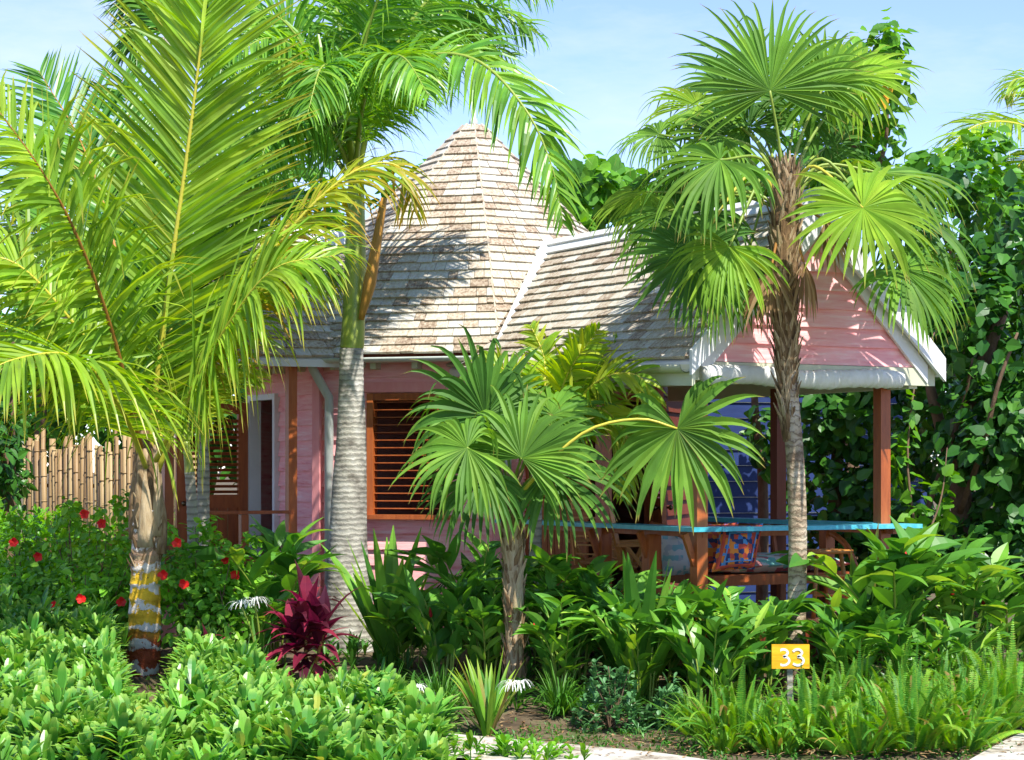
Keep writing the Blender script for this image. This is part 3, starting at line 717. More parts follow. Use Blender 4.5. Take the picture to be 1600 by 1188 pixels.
# ------------------------------------------------------------------ palms
def frond(parent, ctrl, nrm, Lmax, W, n=70, mat='coco', ribmat='rib', r0=.022, droop=.4, ang=(25, 55), t0=.1, spread=.12, fold=.35, lprof=None, up=.1, nseg=5, plume=0, name='frond', L0=.5):
    path = spline(ctrl, 40); m = MB(); seg = np.linalg.norm(np.diff(path, axis=0), axis=1); s = np.concatenate([[0], np.cumsum(seg)]); s /= s[-1]
    T_ = nrmz(np.gradient(path, axis=0))
    for side in (-1, 1):
        u = np.clip(np.linspace(t0, .995, n)+rng.normal(0, .25/n, n), 0, 1)
        B = np.stack([np.interp(u, s, path[:, i]) for i in range(3)], 1); T = nrmz(np.stack([np.interp(u, s, T_[:, i]) for i in range(3)], 1))
        Nn = np.broadcast_to(A(*nrm), (n, 3)); Nn = nrmz(Nn-T*np.sum(Nn*T, 1, keepdims=True)); S = np.cross(T, Nn)*side
        uu = np.clip((u-t0)/(1-t0), 0, 1); al = np.radians(ang[0]+(ang[1]-ang[0])*uu**1.3)+rng.normal(0, .035, n)
        lift = up+rng.normal(0, spread, n)+(plume*rng.uniform(-1, 1, n) if plume else 0)
        d = np.cos(al)[:, None]*S+np.sin(al)[:, None]*T+lift[:, None]*Nn
        L = Lmax*np.interp(uu, [0, .12, .35, .7, .9, 1], [L0, .85, 1, .8, .5, .22])*rng.uniform(.82, 1.06, n)
        Wd = W*np.interp(uu, [0, .2, .8, 1], [.7, 1, .85, .5])
        dp = droop*rng.uniform(.5, 1.8, n)+.05; k = rng.random(n) < .09; dp[k] = dp[k]*2.5+.5
        blades(m, B, d, Nn, L, Wd, dp, nseg, np.array([.5, 1, .95, .75, .45, .04]), fold, tw=.4)
    kk = rng.integers(4, 8)
    for q_ in range(kk):
        j_ = int(rng.integers(10, 34)); blades(m, path[j_][None], A(*rng.normal(0, .4, 3))-Z, A(*nrm), Lmax*rng.uniform(.35, .7), W*.6, 1.5, 5, np.array([.5, 1, .8, .5, .05]), fold, v=1.0, tw=.6)
    m.tube(path, np.linspace(r0*.5, .002, len(path)), 4, v=.3)
    o = m.build(name, M[mat], parent)
    r = MB(); r.tube(path, np.linspace(r0, .003, len(path)), 7); r.build('midrib', M[ribmat], o, True)
    return o

def fan(parent, c, nrm, d, Rr, mat='fan', span=300, n=34, droop=.35, stalk=None, cone=.16, stalkmat='greenrib', split=.48):
    m = MB(); c = A(*c); N0 = nrmz(A(*nrm)); d = A(*d); d = nrmz(d-N0*np.dot(d, N0)); S = np.cross(N0, d)
    th = np.radians(np.linspace(-span/2, span/2, n)); dth = abs(th[1]-th[0]); th = th+rng.normal(0, .16*dth, n)
    D_ = np.cos(th)[:, None]*d+np.sin(th)[:, None]*S+N0*(cone+rng.normal(0, .02, n))[:, None]
    L = Rr*(1-.22*(np.abs(th)/th.max())**2)*rng.uniform(.86, 1.08, n)
    wmax = 2*Rr*split*math.tan(dth/2)*1.10
    dp = (droop*1.7+.3)*rng.uniform(.4, 1.9, n); k = rng.random(n) < .2; dp[k] *= 2.2
    D_ = D_+N0*(.14*np.sin(th*2.3+rng.uniform(0, 6))-.42*(np.abs(th)/th.max())**2)[:, None]
    side = nrmz(np.cross(D_, N0))
    blades(m, np.repeat(c[None], n, 0), D_, N0, L, wmax, dp, 10, np.array([.0, .27, .55, .83, 1, .85, .62, .38, .02]), .55, side=side, pw=3.2, v=.5+.5*rng.uniform(-1, 1, n)*.9, tw=.16)
    o = m.build('fan_leaf', M[mat], parent)
    if stalk is not None:
        r = MB(); p = spline(list(stalk)+[c], 16); r.tube(p, np.linspace(.017, .009, 16), 7); r.build('leaf_stalk', M[stalkmat], o, True)
    return o

def shag(parent, ctrl, D, cnt, seed=1):
    rs = random.Random(seed); path = spline([at(x, y, D) for x, y, r in ctrl], 40); rad = np.interp(np.linspace(0, len(ctrl)-1, 40), range(len(ctrl)), [r for *_, r in ctrl])*D/FPX
    b = MB(); b.tube(path, rad*.85+np.array([rs.uniform(-.006, .006) for _ in range(40)]), 16)
    for i in range(cnt):
        f = rs.random(); j = int(f*38); a = rs.uniform(0, 6.28); d = A(math.cos(a), math.sin(a), 0); p = path[j]+d*rad[j]*.8
        s = A(-d[1], d[0], 0)
        up = nrmz(Z+d*rs.uniform(.02, .30)+s*rs.uniform(-.5, .5)); L = rs.uniform(.08, .22)
        blades(b, p[None], up, d, L, rs.uniform(.02, .06), -.1, 3, np.array([1, .9, .6, .25]), -.5, v=rs.random())
    return b.build('fibre_sheath', M['fibre'], parent)

# ---- coconut palm (left)
bx = at(224, 1090, 17.0); base = A(bx[0], bx[1], ground_z(17.0)-.02)
coco = thing('coconut_palm', 'young coconut palm with yellow banded trunk and huge fronds', 'palm tree', base)
b = MB(); pts = []; rad = []
for i in range(90):
    f = i/89; z_ = base[2]+f*1.38; xx = base[0]+.03*f
    pts.append(A(xx, 17.0, z_)); ring = (f*11) % 1
    rad.append(.132-.012*f+.006*math.sin(f*7)+(.010*(1-ring)**2))
b.tube(pts, rad, 24); b.build('trunk', M['t_coco'], coco, True)
b = MB()       # sheathing leaf bases
top = A(base[0]+.03, 17.0, base[2]+1.30)
for i in range(11):
    a = i*2.4; h = .35+.07*i; o_ = .10-.004*i
    dirv = A(math.cos(a), math.sin(a), 0)
    p = [top+dirv*o_*.9-Z*.28+Z*.03*i, top+dirv*o_*1.1+Z*(.02+.03*i), top+dirv*(o_*.8)+Z*(h*.75), top+dirv*(o_*.7+.02)+Z*(h+.1)]
    b.tube(spline(p, 9), np.linspace(.075, .022, 9), 9)
b.build('leaf_sheath', M['fibre'], coco, True)
cy = 17.0
shag(coco, [(226, 930, 22), (228, 880, 27), (229, 830, 26), (230, 780, 22), (231, 730, 15)], 17.0, 150, 9)
def cp_(x, y, dd=0): return at(x, y, cy+dd)
frond(coco, [cp_(232, 760), cp_(240, 640, -.1), cp_(262, 460, -.25), cp_(298, 200, -.4), cp_(322, 0, -.5), cp_(332, -110, -.45)], A(-.1, -1, .1), 1.35, .058, 104, 'coco', 'rib', .034, .16, (38, 52), .12, .06, L0=.45)
frond(coco, [cp_(222, 740, .2), cp_(205, 560, .5), cp_(178, 380, 1.0), cp_(130, 230, 1.5), cp_(60, 110, 2.0)], A(.25, -1, .2), 1.25, .054, 96, 'cocoD', 'brownrib', .026, .12, (40, 55), .15, .06)
frond(coco, [cp_(230, 700, .3), cp_(236, 560, .8), cp_(228, 400, 1.4), cp_(215, 260, 2.0), cp_(190, 120, 2.6)], A(.1, -1, .1), 1.2, .052, 96, 'cocoD', 'brownrib', .024, .15, (40, 55), .15, .08)
frond(coco, [cp_(245, 740), cp_(300, 600, -.2), cp_(372, 470, -.4), cp_(470, 340, -.5), cp_(560, 265, -.5), cp_(625, 262, -.45), cp_(648, 330, -.4)], A(-.55, -.5, .7), .95, .046, 88, 'cocoY', 'rib', .026, .9, (40, 50), .22, .1, up=.0)
frond(coco, [cp_(243, 720, -.2), cp_(300, 610, -.7), cp_(362, 500, -1.2), cp_(430, 420, -1.5), cp_(520, 400, -1.6)], A(-.4, -.6, .7), 1.3, .052, 84, 'coco', 'rib', .024, 1.1, (38, 50), .2, .1)
frond(coco, [cp_(222, 720), cp_(180, 600, -.3), cp_(110, 500, -.6), cp_(20, 410, -.8), cp_(-90, 400, -.9)], A(.3, -.6, .7), 1.2, .055, 90, 'coco', 'rib', .026, .9, (30, 45), .15, .1)
frond(coco, [cp_(220, 700, -.2), cp_(175, 520, -.8), cp_(120, 370, -1.4), cp_(60, 260, -1.8), cp_(-20, 150, -2.0)], A(.5, -.7, .4), 1.05, .058, 84, 'coco', 'brownrib', .026, .7, (35, 50), .12, .12)
frond(coco, [cp_(228, 730, -.3), cp_(190, 640, -1.0), cp_(120, 560, -1.7), cp_(30, 560, -2.2), cp_(-60, 600, -2.5)], A(.1, -.3, 1), 1.2, .052, 80, 'coco', 'rib', .022, 1.0, (25, 42), .15, .1)
frond(coco, [cp_(232, 720, .3), cp_(238, 560, 1.0), cp_(290, 420, 1.8), cp_(380, 330, 2.4), cp_(470, 310, 2.8)], A(-.3, -.7, .5), 1.1, .05, 86, 'cocoD', 'rib', .02, .5, (35, 50), .2, .1)

frond(coco, [cp_(226, 720, .3), cp_(200, 600, .9), cp_(150, 480, 1.6), cp_(80, 380, 2.2), cp_(-30, 330, 2.8)], A(.3, -.8, .4), 1.2, .052, 84, 'coco', 'rib', .022, .5, (36, 50), .15, .08)
frond(coco, [cp_(230, 720, .4), cp_(215, 580, 1.2), cp_(175, 440, 2.2), cp_(100, 300, 3.0), cp_(10, 210, 3.6)], A(.2, -.9, .3), 1.2, .05, 84, 'cocoD', 'rib', .022, .3, (38, 50), .15, .08)
frond(coco, [cp_(240, 730, .3), cp_(275, 600, 1.0), cp_(350, 480, 1.6), cp_(440, 420, 2.0), cp_(530, 430, 2.2)], A(-.3, -.7, .6), 1.05, .048, 84, 'coco', 'rib', .02, .8, (34, 48), .2, .1)
frond(coco, [cp_(240, 730, .2), cp_(270, 500, .9), cp_(330, 300, 1.6), cp_(410, 170, 2.2), cp_(500, 120, 2.7)], A(-.25, -.9, .3), 1.1, .048, 88, 'coco', 'rib', .022, .35, (38, 50), .15, .1)

# ---- royal palm
ry = 18.7; bx = at(546, 1010, ry); gz = ground_z(ry)
roy = thing('royal_palm', 'tall palm with smooth grey swollen trunk and green crownshaft', 'palm tree', (bx[0], ry, gz-.02))
def rp(x, y, dd=0): return at(x, y, ry+dd)
ctrl = [(547, 1022, 43), (545, 930, 37), (544, 850, 30), (546, 760, 27), (549, 680, 23), (549, 600, 19.5), (549, 545, 18.5)]
P = spline([rp(x, y) for x, y, r in ctrl], 80); rr = np.interp(np.linspace(0, 6, 80), range(7), [r for *_, r in ctrl])*ry/FPX
rr = rr+.001*np.sin(np.arange(80)*2.0)
b = MB(); b.tube(P, rr, 28); b.build('trunk', M['t_royal'], roy, True)
b = MB(); ctrl = [(549, 546, 18.2), (551, 530, 18.8), (553, 480, 17.5), (555, 400, 16.5), (556, 320, 14), (557, 250, 11), (558, 190, 7)]
P = spline([rp(x, y) for x, y, r in ctrl], 30); b.tube(P, np.interp(np.linspace(0, 6, 30), range(7), [r for *_, r in ctrl])*ry/FPX, 20); b.build('crownshaft', M['shaft'], roy, True)
b = MB(); P = spline([rp(564, 500, -.12), rp(578, 440, -.14), rp(590, 370, -.12), rp(600, 310, -.1)], 14); b.tube(P, np.interp(np.linspace(0, 1, 14), [0, .3, 1], [.025, .06, .03]), 9); b.build('dead_sheath', M['brownrib'], roy, True)
RF = dict(mat='royal', ribmat='greenrib', r0=.028, plume=.35)
def rf(c, nr, L=.82, W=.038, n=80, droop=1.0, **k):
    kw = dict(RF); kw.update(k); frond(roy, [rp(*q) for q in c], nr, L, W, n, droop=droop, ang=(30, 50), t0=.14, **kw)
rf([(557, 280), (590, 160, -.3), (660, 92, -.7), (745, 95, -1.1), (820, 170, -1.4), (862, 260, -1.5), (880, 350, -1.5)], A(.2, -.8, .6), .78, .05, 84, .9)
rf([(556, 260, .1), (600, 120, .3), (680, 30, .5), (770, 10, .8), (850, 60, 1.0)], A(.1, -.7, .7), .75, .045, 80, .9)
rf([(555, 260), (560, 120), (590, 0, -.2), (640, -90, -.4), (720, -120, -.5)], A(.1, -1, .3), .8)
rf([(554, 260), (540, 120), (520, -10, .2), (480, -100, .4), (420, -130, .5)], A(0, -1, .3), .8)
rf([(554, 270, -.1), (530, 170, -.4), (480, 90, -.8), (420, 60, -1.2), (360, 90, -1.5)], A(-.1, -.7, .7), .75)
rf([(554, 280, .1), (520, 190, .4), (470, 120, .8), (410, 100, 1.2), (350, 150, 1.4)], A(0, -.7, .7), .75)
rf([(556, 270, .1), (575, 150, .8), (610, 80, 1.5), (650, 70, 2.1), (690, 120, 2.5)], A(0, -.5, .8), .7)
rf([(555, 270, -.1), (566, 170, -.7), (590, 100, -1.3), (630, 90, -1.9), (670, 150, -2.2)], A(0, -.5, .8), .75, .045)
rf([(555, 270, -.1), (540, 170, -.5), (520, 110, -1.1), (500, 110, -1.7), (480, 180, -2.0)], A(0, -.5, .8), .75)
rf([(555, 270, 0), (556, 150, .1), (562, 20, .2), (570, -100, .2)], A(0, -1, .1), .8, droop=.5)
rf([(554, 290, .1), (500, 220, .2), (440, 200, .3), (380, 250, .3), (350, 330, .3)], A(0, -.6, .8), .65)

for i, c_ in enumerate(([(554, 270), (500, 130, -.1), (450, 40, -.2), (390, 10, -.3)], [(556, 265, .1), (610, 90, .2), (690, -20, .3), (780, -50, .4), (860, -10, .5)],
     [(557, 270, .1), (590, 160, .4), (650, 60, .8), (720, 40, 1.1), (800, 90, 1.3)], [(554, 280), (520, 210, -.4), (475, 170, -.8), (430, 200, -1.1), (400, 270, -1.3)])):
    rf(c_, A(.1*(-1)**i, -.8, .5), .85, .040, 84, .9)

# ---- tall thatch palm (right)
ty = 16.2; bx = at(1240, 1080, ty); gz = ground_z(ty)
tha = thing('thatch_palm', 'tall fan palm with shaggy upper trunk in front of the pink gable', 'palm tree', (bx[0], ty, gz-.02))
def tp(x, y, dd=0): return at(x, y, ty+dd)
ctrl = [(1240, 1100, 17), (1243, 1000, 15.5), (1246, 900, 14.5), (1246, 800, 14.5), (1241, 700, 14), (1234, 620, 14), (1229, 570, 14)]
P = spline([tp(x, y) for x, y, r in ctrl], 70); rr = np.interp(np.linspace(0, 6, 70), range(7), [r for *_, r in ctrl])*ty/FPX+.001*np.sin(np.arange(70)*2.2)
b = MB(); b.tube(P, rr, 20); b.build('trunk', M['t_thatch'], tha, True)
shag(tha, [(1234, 690, 13), (1230, 610, 16), (1228, 540, 21), (1226, 450, 25), (1226, 370, 27), (1228, 300, 25), (1226, 262, 14)], ty, 800)
c = (1226, 300)
def tf(x, y, dd, nr, d, Rp, mat, droop=.35, span=290, arch=None, **k):
    p = tp(x, y, dd); st = [tp(1226, 330), tp(1226+(x-1226)*.35, min(290, (290+y)/2-10)-arch if arch is not None else 300+(y-300)*.45, dd*.4)]
    fan(tha, p, nr, d, Rp*ty/FPX, mat, span, 42, droop, st, **k)
tf(1203, 142, -.2, A(.05, -1, .25), A(-.1, 0, 1), 172, 'fan', .12, 230)
tf(1288, 132, .1, A(-.1, -1, .2), A(.1, 0, 1), 115, 'fan', .35, 330)
tf(1348, 325, -.6, A(.2, -.9, .45), A(.25, 0, -1), 148, 'fanY', .5, 330, arch=30, stalkmat='rib')
tf(1120, 210, .1, A(-.3, -.7, .6), A(-1, 0, .1), 120, 'fan', .9, 290, arch=0)
tf(1090, 165, .5, A(-.2, -.6, .7), A(-1, 0, .3), 115, 'fanY', .9, 280, arch=0)
tf(1080, 398, -.4, A(-.1, -1, .1), A(-.2, 0, -1), 125, 'fanD', .25, 330, arch=20, stalkmat='rib')
tf(1125, 250, -.7, A(-.35, -.6, .6), A(-1, -.2, -.5), 160, 'fan', 1.3, 260, arch=10)
tf(1140, 385, -.7, A(-.2, -.9, .3), A(-.3, 0, -1), 130, 'fanY', .9, 230, arch=20)
tf(1165, 410, .2, A(0, -1, .1), A(-.2, 0, -1), 120, 'fanD', .4, 200, arch=10)
tf(1378, 270, .1, A(.3, -.5, .8), A(1, 0, -.3), 165, 'fan', 1.4, 290, arch=10)
tf(1420, 330, .5, A(.4, -.6, .5), A(.5, 0, -1), 170, 'fanD', 1.0, 260, arch=30)
tf(1340, 120, .4, A(.2, -.8, .5), A(.8, 0, .6), 125, 'fanY', .6, 290)
tf(1245, 170, .7, A(.1, -.8, .5), A(.2, 0, 1), 120, 'fanD', .5, 300)
tf(1060, 270, .6, A(-.3, -.5, .7), A(-1, 0, -.6), 125, 'fanD', 1.3, 260, arch=0)
tf(1290, 230, .9, A(.2, -.6, .5), A(1, 0, 0), 110, 'fanD', 1.2, 280)
tf(1160, 150, .8, A(-.1, -.9, .4), A(-.7, 0, .8), 140, 'fanD', .4, 280)

fan(tha, tp(1205, 420, -.15), A(-.4, -1, 0), A(-.1, 0, -1), .55, 'fandead', 90, 16, .9, [tp(1222, 330)], stalkmat='brownrib')
fan(tha, tp(1256, 410, -.1), A(.5, -1, 0), A(.1, 0, -1), .5, 'fandead', 80, 14, .9, [tp(1232, 330)], stalkmat='brownrib')
fan(tha, tp(1290, 345, -.3), A(.5, -1, .2), A(.5, 0, -1), .45, 'fandead', 100, 14, .9, [tp(1232, 310)], stalkmat='brownrib')
tf(1045, 330, .1, A(-.5, -.8, .3), A(-.4, 0, -1), 135, 'fan', 1.1, 200, arch=-10)
tf(1010, 300, .4, A(-.4, -.8, .5), A(-.6, 0, -1), 120, 'fanY', 1.2, 200, arch=-20)
tf(1120, 420, .1, A(-.2, -.9, .2), A(-.1, 0, -1), 130, 'fan', .9, 170, arch=0)
tf(1430, 390, .1, A(.5, -.8, .3), A(.2, 0, -1), 150, 'fan', 1.0, 190, arch=20)
tf(1030, 210, .2, A(-.3, -.6, .7), A(-1, 0, -.1), 95, 'fan', 1.0, 260, arch=0)
tf(1100, 330, .3, A(-.3, -.8, .4), A(-.7, 0, -1), 140, 'fanD', 1.0, 260, arch=5)
tf(1410, 420, -.2, A(.4, -.7, .4), A(.6, 0, -1), 150, 'fan', 1.0, 240, arch=40)
tf(1170, 200, .3, A(-.1, -.8, .5), A(-.5, 0, 1), 110, 'fanD', .7, 300)

# ---- small thatch palm (centre)
sy = 16.1; bx = at(803, 1085, sy); gz = ground_z(sy)
sm = thing('thatch_palm', 'short fan palm with criss-cross fibrous trunk below the window', 'palm tree', (bx[0], sy, gz-.02))
shag(sm, [(803, 1100, 17), (804, 1040, 16), (803, 960, 17), (802, 880, 18), (800, 830, 19), (799, 790, 16), (800, 765, 9)], sy, 480, 4)
def sp_(x, y, dd=0): return at(x, y, sy+dd)
def sf(x, y, dd, nr, d, Rp, mat, droop=.35, span=290, mid=None, **k):
    p = sp_(x, y, dd); st = [sp_(800, 790)]+([sp_(*m_) for m_ in mid] if mid else [sp_(800+(x-800)*.4, 770+(y-770)*.5, dd*.4)])
    fan(sm, p, nr, d, Rp*sy/FPX, mat, span, 36, droop, st, **k)
sf(758, 650, -.1, A(.15, -1, .2), A(-.45, 0, 1), 150, 'fanD', .35, 280, split=.55)
sf(815, 716, -.4, A(-.15, -1, .45), A(.45, 0, 1), 145, 'fan', .35, 230, split=.6)
sf(1058, 670, -.5, A(-.25, -1, .12), A(.22, 0, -1), 155, 'fan', .6, 300, [(850, 730, -.4), (920, 672, -.5), (1000, 655, -.5)], split=.55, stalkmat='rib')
sf(730, 700, -.6, A(-.3, -.7, .5), A(-1, 0, -.2), 130, 'fan', 1.0, 280)
sf(755, 740, -.2, A(-.2, -.8, .4), A(-.6, 0, -1), 135, 'fanD', .7, 240)
sf(860, 735, -.1, A(.3, -.7, .5), A(1, 0, -.2), 150, 'fanD', 1.0, 260)
sf(790, 690, .5, A(0, -.8, .5), A(-.4, 0, 1), 150, 'fanD', .3, 270)
sf(720, 640, .5, A(-.2, -.6, .6), A(-1, 0, .3), 115, 'fan', 1.2, 270)
sf(860, 650, .4, A(.2, -.7, .5), A(.8, 0, .6), 120, 'fan', 1.0, 270)

# ---- yellow-green feather palm behind it
ay = 18.9; bx = at(838, 1000, ay)
ar = thing('christmas_palm', 'yellow green feather palm with thin grey trunk by the bar counter', 'palm tree', (bx[0], ay-1.0, ground_z(ay)-.02))
def ap(x, y, dd=0): return at(x, y, ay-1.0+dd)
b = MB(); P = spline([ap(836, 1020), ap(836, 900), ap(838, 780), ap(842, 690)], 60); b.tube(P, np.linspace(.065, .045, 60)+.002*np.sin(np.arange(60)*1.9), 16); b.build('trunk', M['t_thin'], ar, True)
def af(c, nr, L=.42, n=44, droop=.5): frond(ar, [ap(x, y, (q[0] if q else 0)-.9) for x, y, *q in c], nr, L, .055, n, 'areca', 'rib', .015, droop, (38, 55), .12, .1)
af([(842, 710, .9), (866, 640, .1), (892, 575, -.2), (935, 515, -.3)], A(.2, -1, .2), .44)
af([(842, 710, .9), (890, 640, .1), (945, 590, -.4), (1000, 590, -.5), (1025, 650, -.5)], A(0, -.8, .6), .5)
af([(842, 710, .9), (885, 660, .3), (940, 640, .2), (980, 690, .2), (975, 775, .2)], A(0, -.8, .5), .48, droop=.9)
af([(842, 710, .9), (850, 620, .2), (850, 560, .3), (830, 510, .4)], A(0, -1, .1), .4)
af([(842, 710, .9), (820, 630, .1), (790, 580, .2), (745, 560, .3)], A(0, -.9, .3), .42)
af([(842, 710, .9), (910, 640, .4), (965, 560, .6), (1010, 545, .7)], A(0, -.9, .4), .46)
af([(842, 710, .9), (890, 620, .4), (915, 560, .3), (905, 520, .4)], A(0, -.9, .4), .42)

# ---- two slim palms at the left porch
for i, (x, yb, yt, D, wpx, lab) in enumerate(((303, 940, 690, 17.9, 9, 'slim ringed palm with green upper stem beside the railing'), (318, 930, 560, 18.5, 10.5, 'slim grey palm trunk just right of the thinner one'))):
    q = at(x, yb, D); t = thing('slim_palm', lab, 'palm tree', (q[0], D, ground_z(D)-.02))
    P = spline([A(q[0], D, .2), at(x-1, 850, D), at(x-5 if i == 0 else x, 760, D), at(x-12 if i == 0 else x+1, yt, D)], 60)
    b = MB(); b.tube(P[:46 if i == 0 else 60], (np.linspace(wpx*1.15, wpx*.8, 60)*D/FPX+.002*np.sin(np.arange(60)*2))[:46 if i == 0 else 60], 14); b.build('trunk', M['t_thin'], t, True)
    if i == 0: b = MB(); b.tube(P[44:], np.linspace(wpx*.9, wpx*.6, 16)*D/FPX, 12); b.build('crownshaft', M['shaft'], t, True)
    tx_, ty_ = x-12 if i == 0 else x+1, yt+6
    for (dx, dy, dx2, dy2, dx3, dy3, dd) in ((40, -90, 80, -120, 120, -100, .3), (-40, -90, -70, -110, -100, -90, .3), (15, -110, 35, -180, 70, -220, .2), (-20, -100, -45, -160, -80, -190, .5)):
        frond(t, [at(tx_, ty_, D), at(tx_+dx, ty_+dy, D+dd*.4), at(tx_+dx2, ty_+dy2, D+dd*.8), at(tx_+dx3, ty_+dy3, D+dd)], A(0, -.8, .6), .42, .034, 40, 'coco' if i else 'areca', 'greenrib', .014, .6, (38, 52), .12, .1)

# ---- palms beyond the roofline at the edges
def farpalm(label, x, yb, D, fr, mat='coco', L=.9):
    q = at(x, yb, D); t = thing('coconut_palm', label, 'palm tree', (q[0], D, .2))
    b = MB(); P = spline([A(q[0], D, .2), A(q[0]+.1, D, q[2]*.5), q], 20); b.tube(P, np.linspace(.16, .10, 20), 10); b.build('trunk', M['t_thin'], t, True)
    for c in fr: frond(t, [at(x_, y_, D+d_) for x_, y_, d_ in c], A(-.1, -.5, .85), L, .05, 56, mat, 'rib', .025, .9, (32, 48), .15, .1)
farpalm('distant coconut palm drooping in from the right edge', 1680, 250, 30, [[(1680, 250, 0), (1620, 205, -.3), (1560, 190, -.6), (1510, 205, -.8), (1475, 245, -1)], [(1680, 250, 0), (1650, 190, 0), (1625, 130, 0), (1585, 125, 0), (1570, 150, 0)], [(1680, 250, 0), (1640, 240, 0), (1600, 250, 0), (1575, 300, 0), (1570, 360, 0)]])
farpalm('distant dark palm crown behind the tallest frond at top left', 262, 60, 26, [[(262, 60, 0), (240, 20, 0), (215, -10, 0), (190, 10, 0)], [(262, 60, 0), (250, 50, 0), (225, 45, 0), (205, 80, 0)], [(262, 60, 0), (270, 10, 0), (300, -20, 0), (340, 10, 0)], [(262, 60, 0), (300, 50, 0), (330, 70, 0), (350, 120, 0)]], 'cocoD', .8)

# ------------------------------------------------------------------ broadleaf trees
HEART = np.array([.35, .95, 1, .82, .5, .12])
def crown_leaves(m, blobs, dens, Ls, asp=.85, seed=1, dz=-.5, nseg=3, shell=.55, prof=HEART, fold=.2, gap=.0):
    rs = np.random.default_rng(seed)
    for (c, r) in blobs:
        r = np.array(r, float); area = 4*math.pi*((r[0]*r[1])**1.6/3+(r[0]*r[2])**1.6/3+(r[1]*r[2])**1.6/3)**(1/1.6)
        n = int(dens*area); d = nrmz(rs.normal(0, 1, (n, 3)))
        rr_ = (shell+(1-shell)*rs.random(n)**.7)*(1+.18*np.sin(d[:, 0]*5+c[0]*3)*np.cos(d[:, 2]*6+c[2]*2)+.1*np.sin(d[:, 1]*9+seed))
        p = c+d*rr_[:, None]*r
        if gap:
            g_ = np.sin(p[:, 0]*4.1+p[:, 2]*1.7+seed)+np.sin(p[:, 2]*4.7-p[:, 0]*2.1)+np.sin(p[:, 1]*3.3+p[:, 0]*6.1); kp = g_ > -gap
            p, d = p[kp], d[kp]; n = len(p)
        nn = nrmz(d*.7+A(0, -.15, .5)+rs.normal(0, .45, (n, 3)))
        h = nrmz(rs.normal(0, 1, (n, 3))+d*.6+A(0, 0, dz)); h = nrmz(h-nn*np.sum(h*nn, 1, keepdims=True)*.8)
        L = Ls*rs.uniform(.6, 1.15, n)
        cl = .5+.5*np.sin(p[:, 0]*2.3+seed)*np.sin(p[:, 2]*2.9+1)*np.cos(p[:, 1]*1.7)
        blades(m, p, h, nn, L, L*asp, .25, nseg, prof, fold, v=np.clip(.55*rs.random(n)+.45*cl*rs.random(n)+.12*rs.random(n), 0, 1))
def tree(name, label, base, blobs, dens, Ls, mat, trunkpts, seed, group=None, **k):
    t = thing(name, label, 'tree', base, group)
    b = MB()
    for pts, r0 in trunkpts: b.tube(spline(pts, 16), np.linspace(r0, r0*.35, 16), 8)
    b.build('trunk', M['bark'], t, True)
    m = MB(); crown_leaves(m, blobs, dens, Ls, seed=seed, **k); m.build('crown', M[mat], t)
    return t
def blob(x, y, D, rx, ry, rz): # pixel radii rx, rz ; metres ry
    return (at(x, y, D), (rx*D/FPX, ry, rz*D/FPX))
GT = 'leafy trees around the cottage'; 
q = at(1520, 735, 20.5)
tree('sea_hibiscus_tree', 'dense dark heart-leaved tree filling the right side beyond the porch', (q[0], 20.5, .2),
     [blob(1540, 520, 20.0, 95, .8, 110), blob(1470, 470, 21, 80, .8, 90), blob(1560, 700, 19.6, 90, .7, 120), blob(1480, 690, 20.8, 80, .7, 110), blob(1560, 860, 19.4, 90, .6, 90), blob(1450, 840, 20.5, 70, .6, 90), blob(1590, 780, 20.2, 80, .6, 110), blob(1530, 830, 20.8, 90, .6, 80), blob(1600, 900, 19.6, 80, .5, 70), blob(1570, 380, 20.5, 70, .8, 90), blob(1490, 330, 21.5, 80, .8, 80), blob(1640, 600, 19.5, 70, .8, 200)],
     125, .155, 'tree', [([A(q[0], 20.5, .2), at(1500, 700, 20.5), at(1540, 560, 20.3), at(1590, 430, 20.5)], .13), ([at(1485, 720, 20.5), at(1450, 580, 20.8), at(1460, 450, 21)], .07), ([at(1500, 700, 20.4), at(1560, 640, 19.9)], .05), ([at(1500, 800, 20), at(1535, 700, 19.4), at(1560, 600, 19.2), at(1590, 520, 19.2)], .035), ([at(1440, 820, 20), at(1500, 650, 19.8), at(1520, 560, 19.6)], .03)], 3, GT, gap=.75, shell=.45)
q = at(1300, 735, 22.6)
tree('sea_hibiscus_tree', 'dark heart-leaved tree seen through the porch behind the counter', (q[0], 22.6, .2),
     [blob(1290, 640, 22.3, 70, .5, 90), blob(1370, 640, 22, 80, .6, 90), blob(1300, 770, 22.2, 75, .5, 90), blob(1390, 790, 21.8, 80, .6, 100), blob(1330, 880, 22, 90, .5, 80), blob(1420, 560, 22, 60, .6, 70), blob(1195, 680, 23.3, 22, .3, 60), blob(1230, 560, 23.5, 60, .5, 40)],
     80, .17, 'tree', [([A(q[0], 22.6, .2), at(1310, 700, 22.5), at(1350, 560, 22.4), at(1380, 480, 22.3)], .09), ([at(1190, 980, 23.4), at(1192, 760, 23.4), at(1180, 640, 23.4), at(1178, 540, 23.4)], .075)], 5, GT)
q = at(1330, 735, 25)
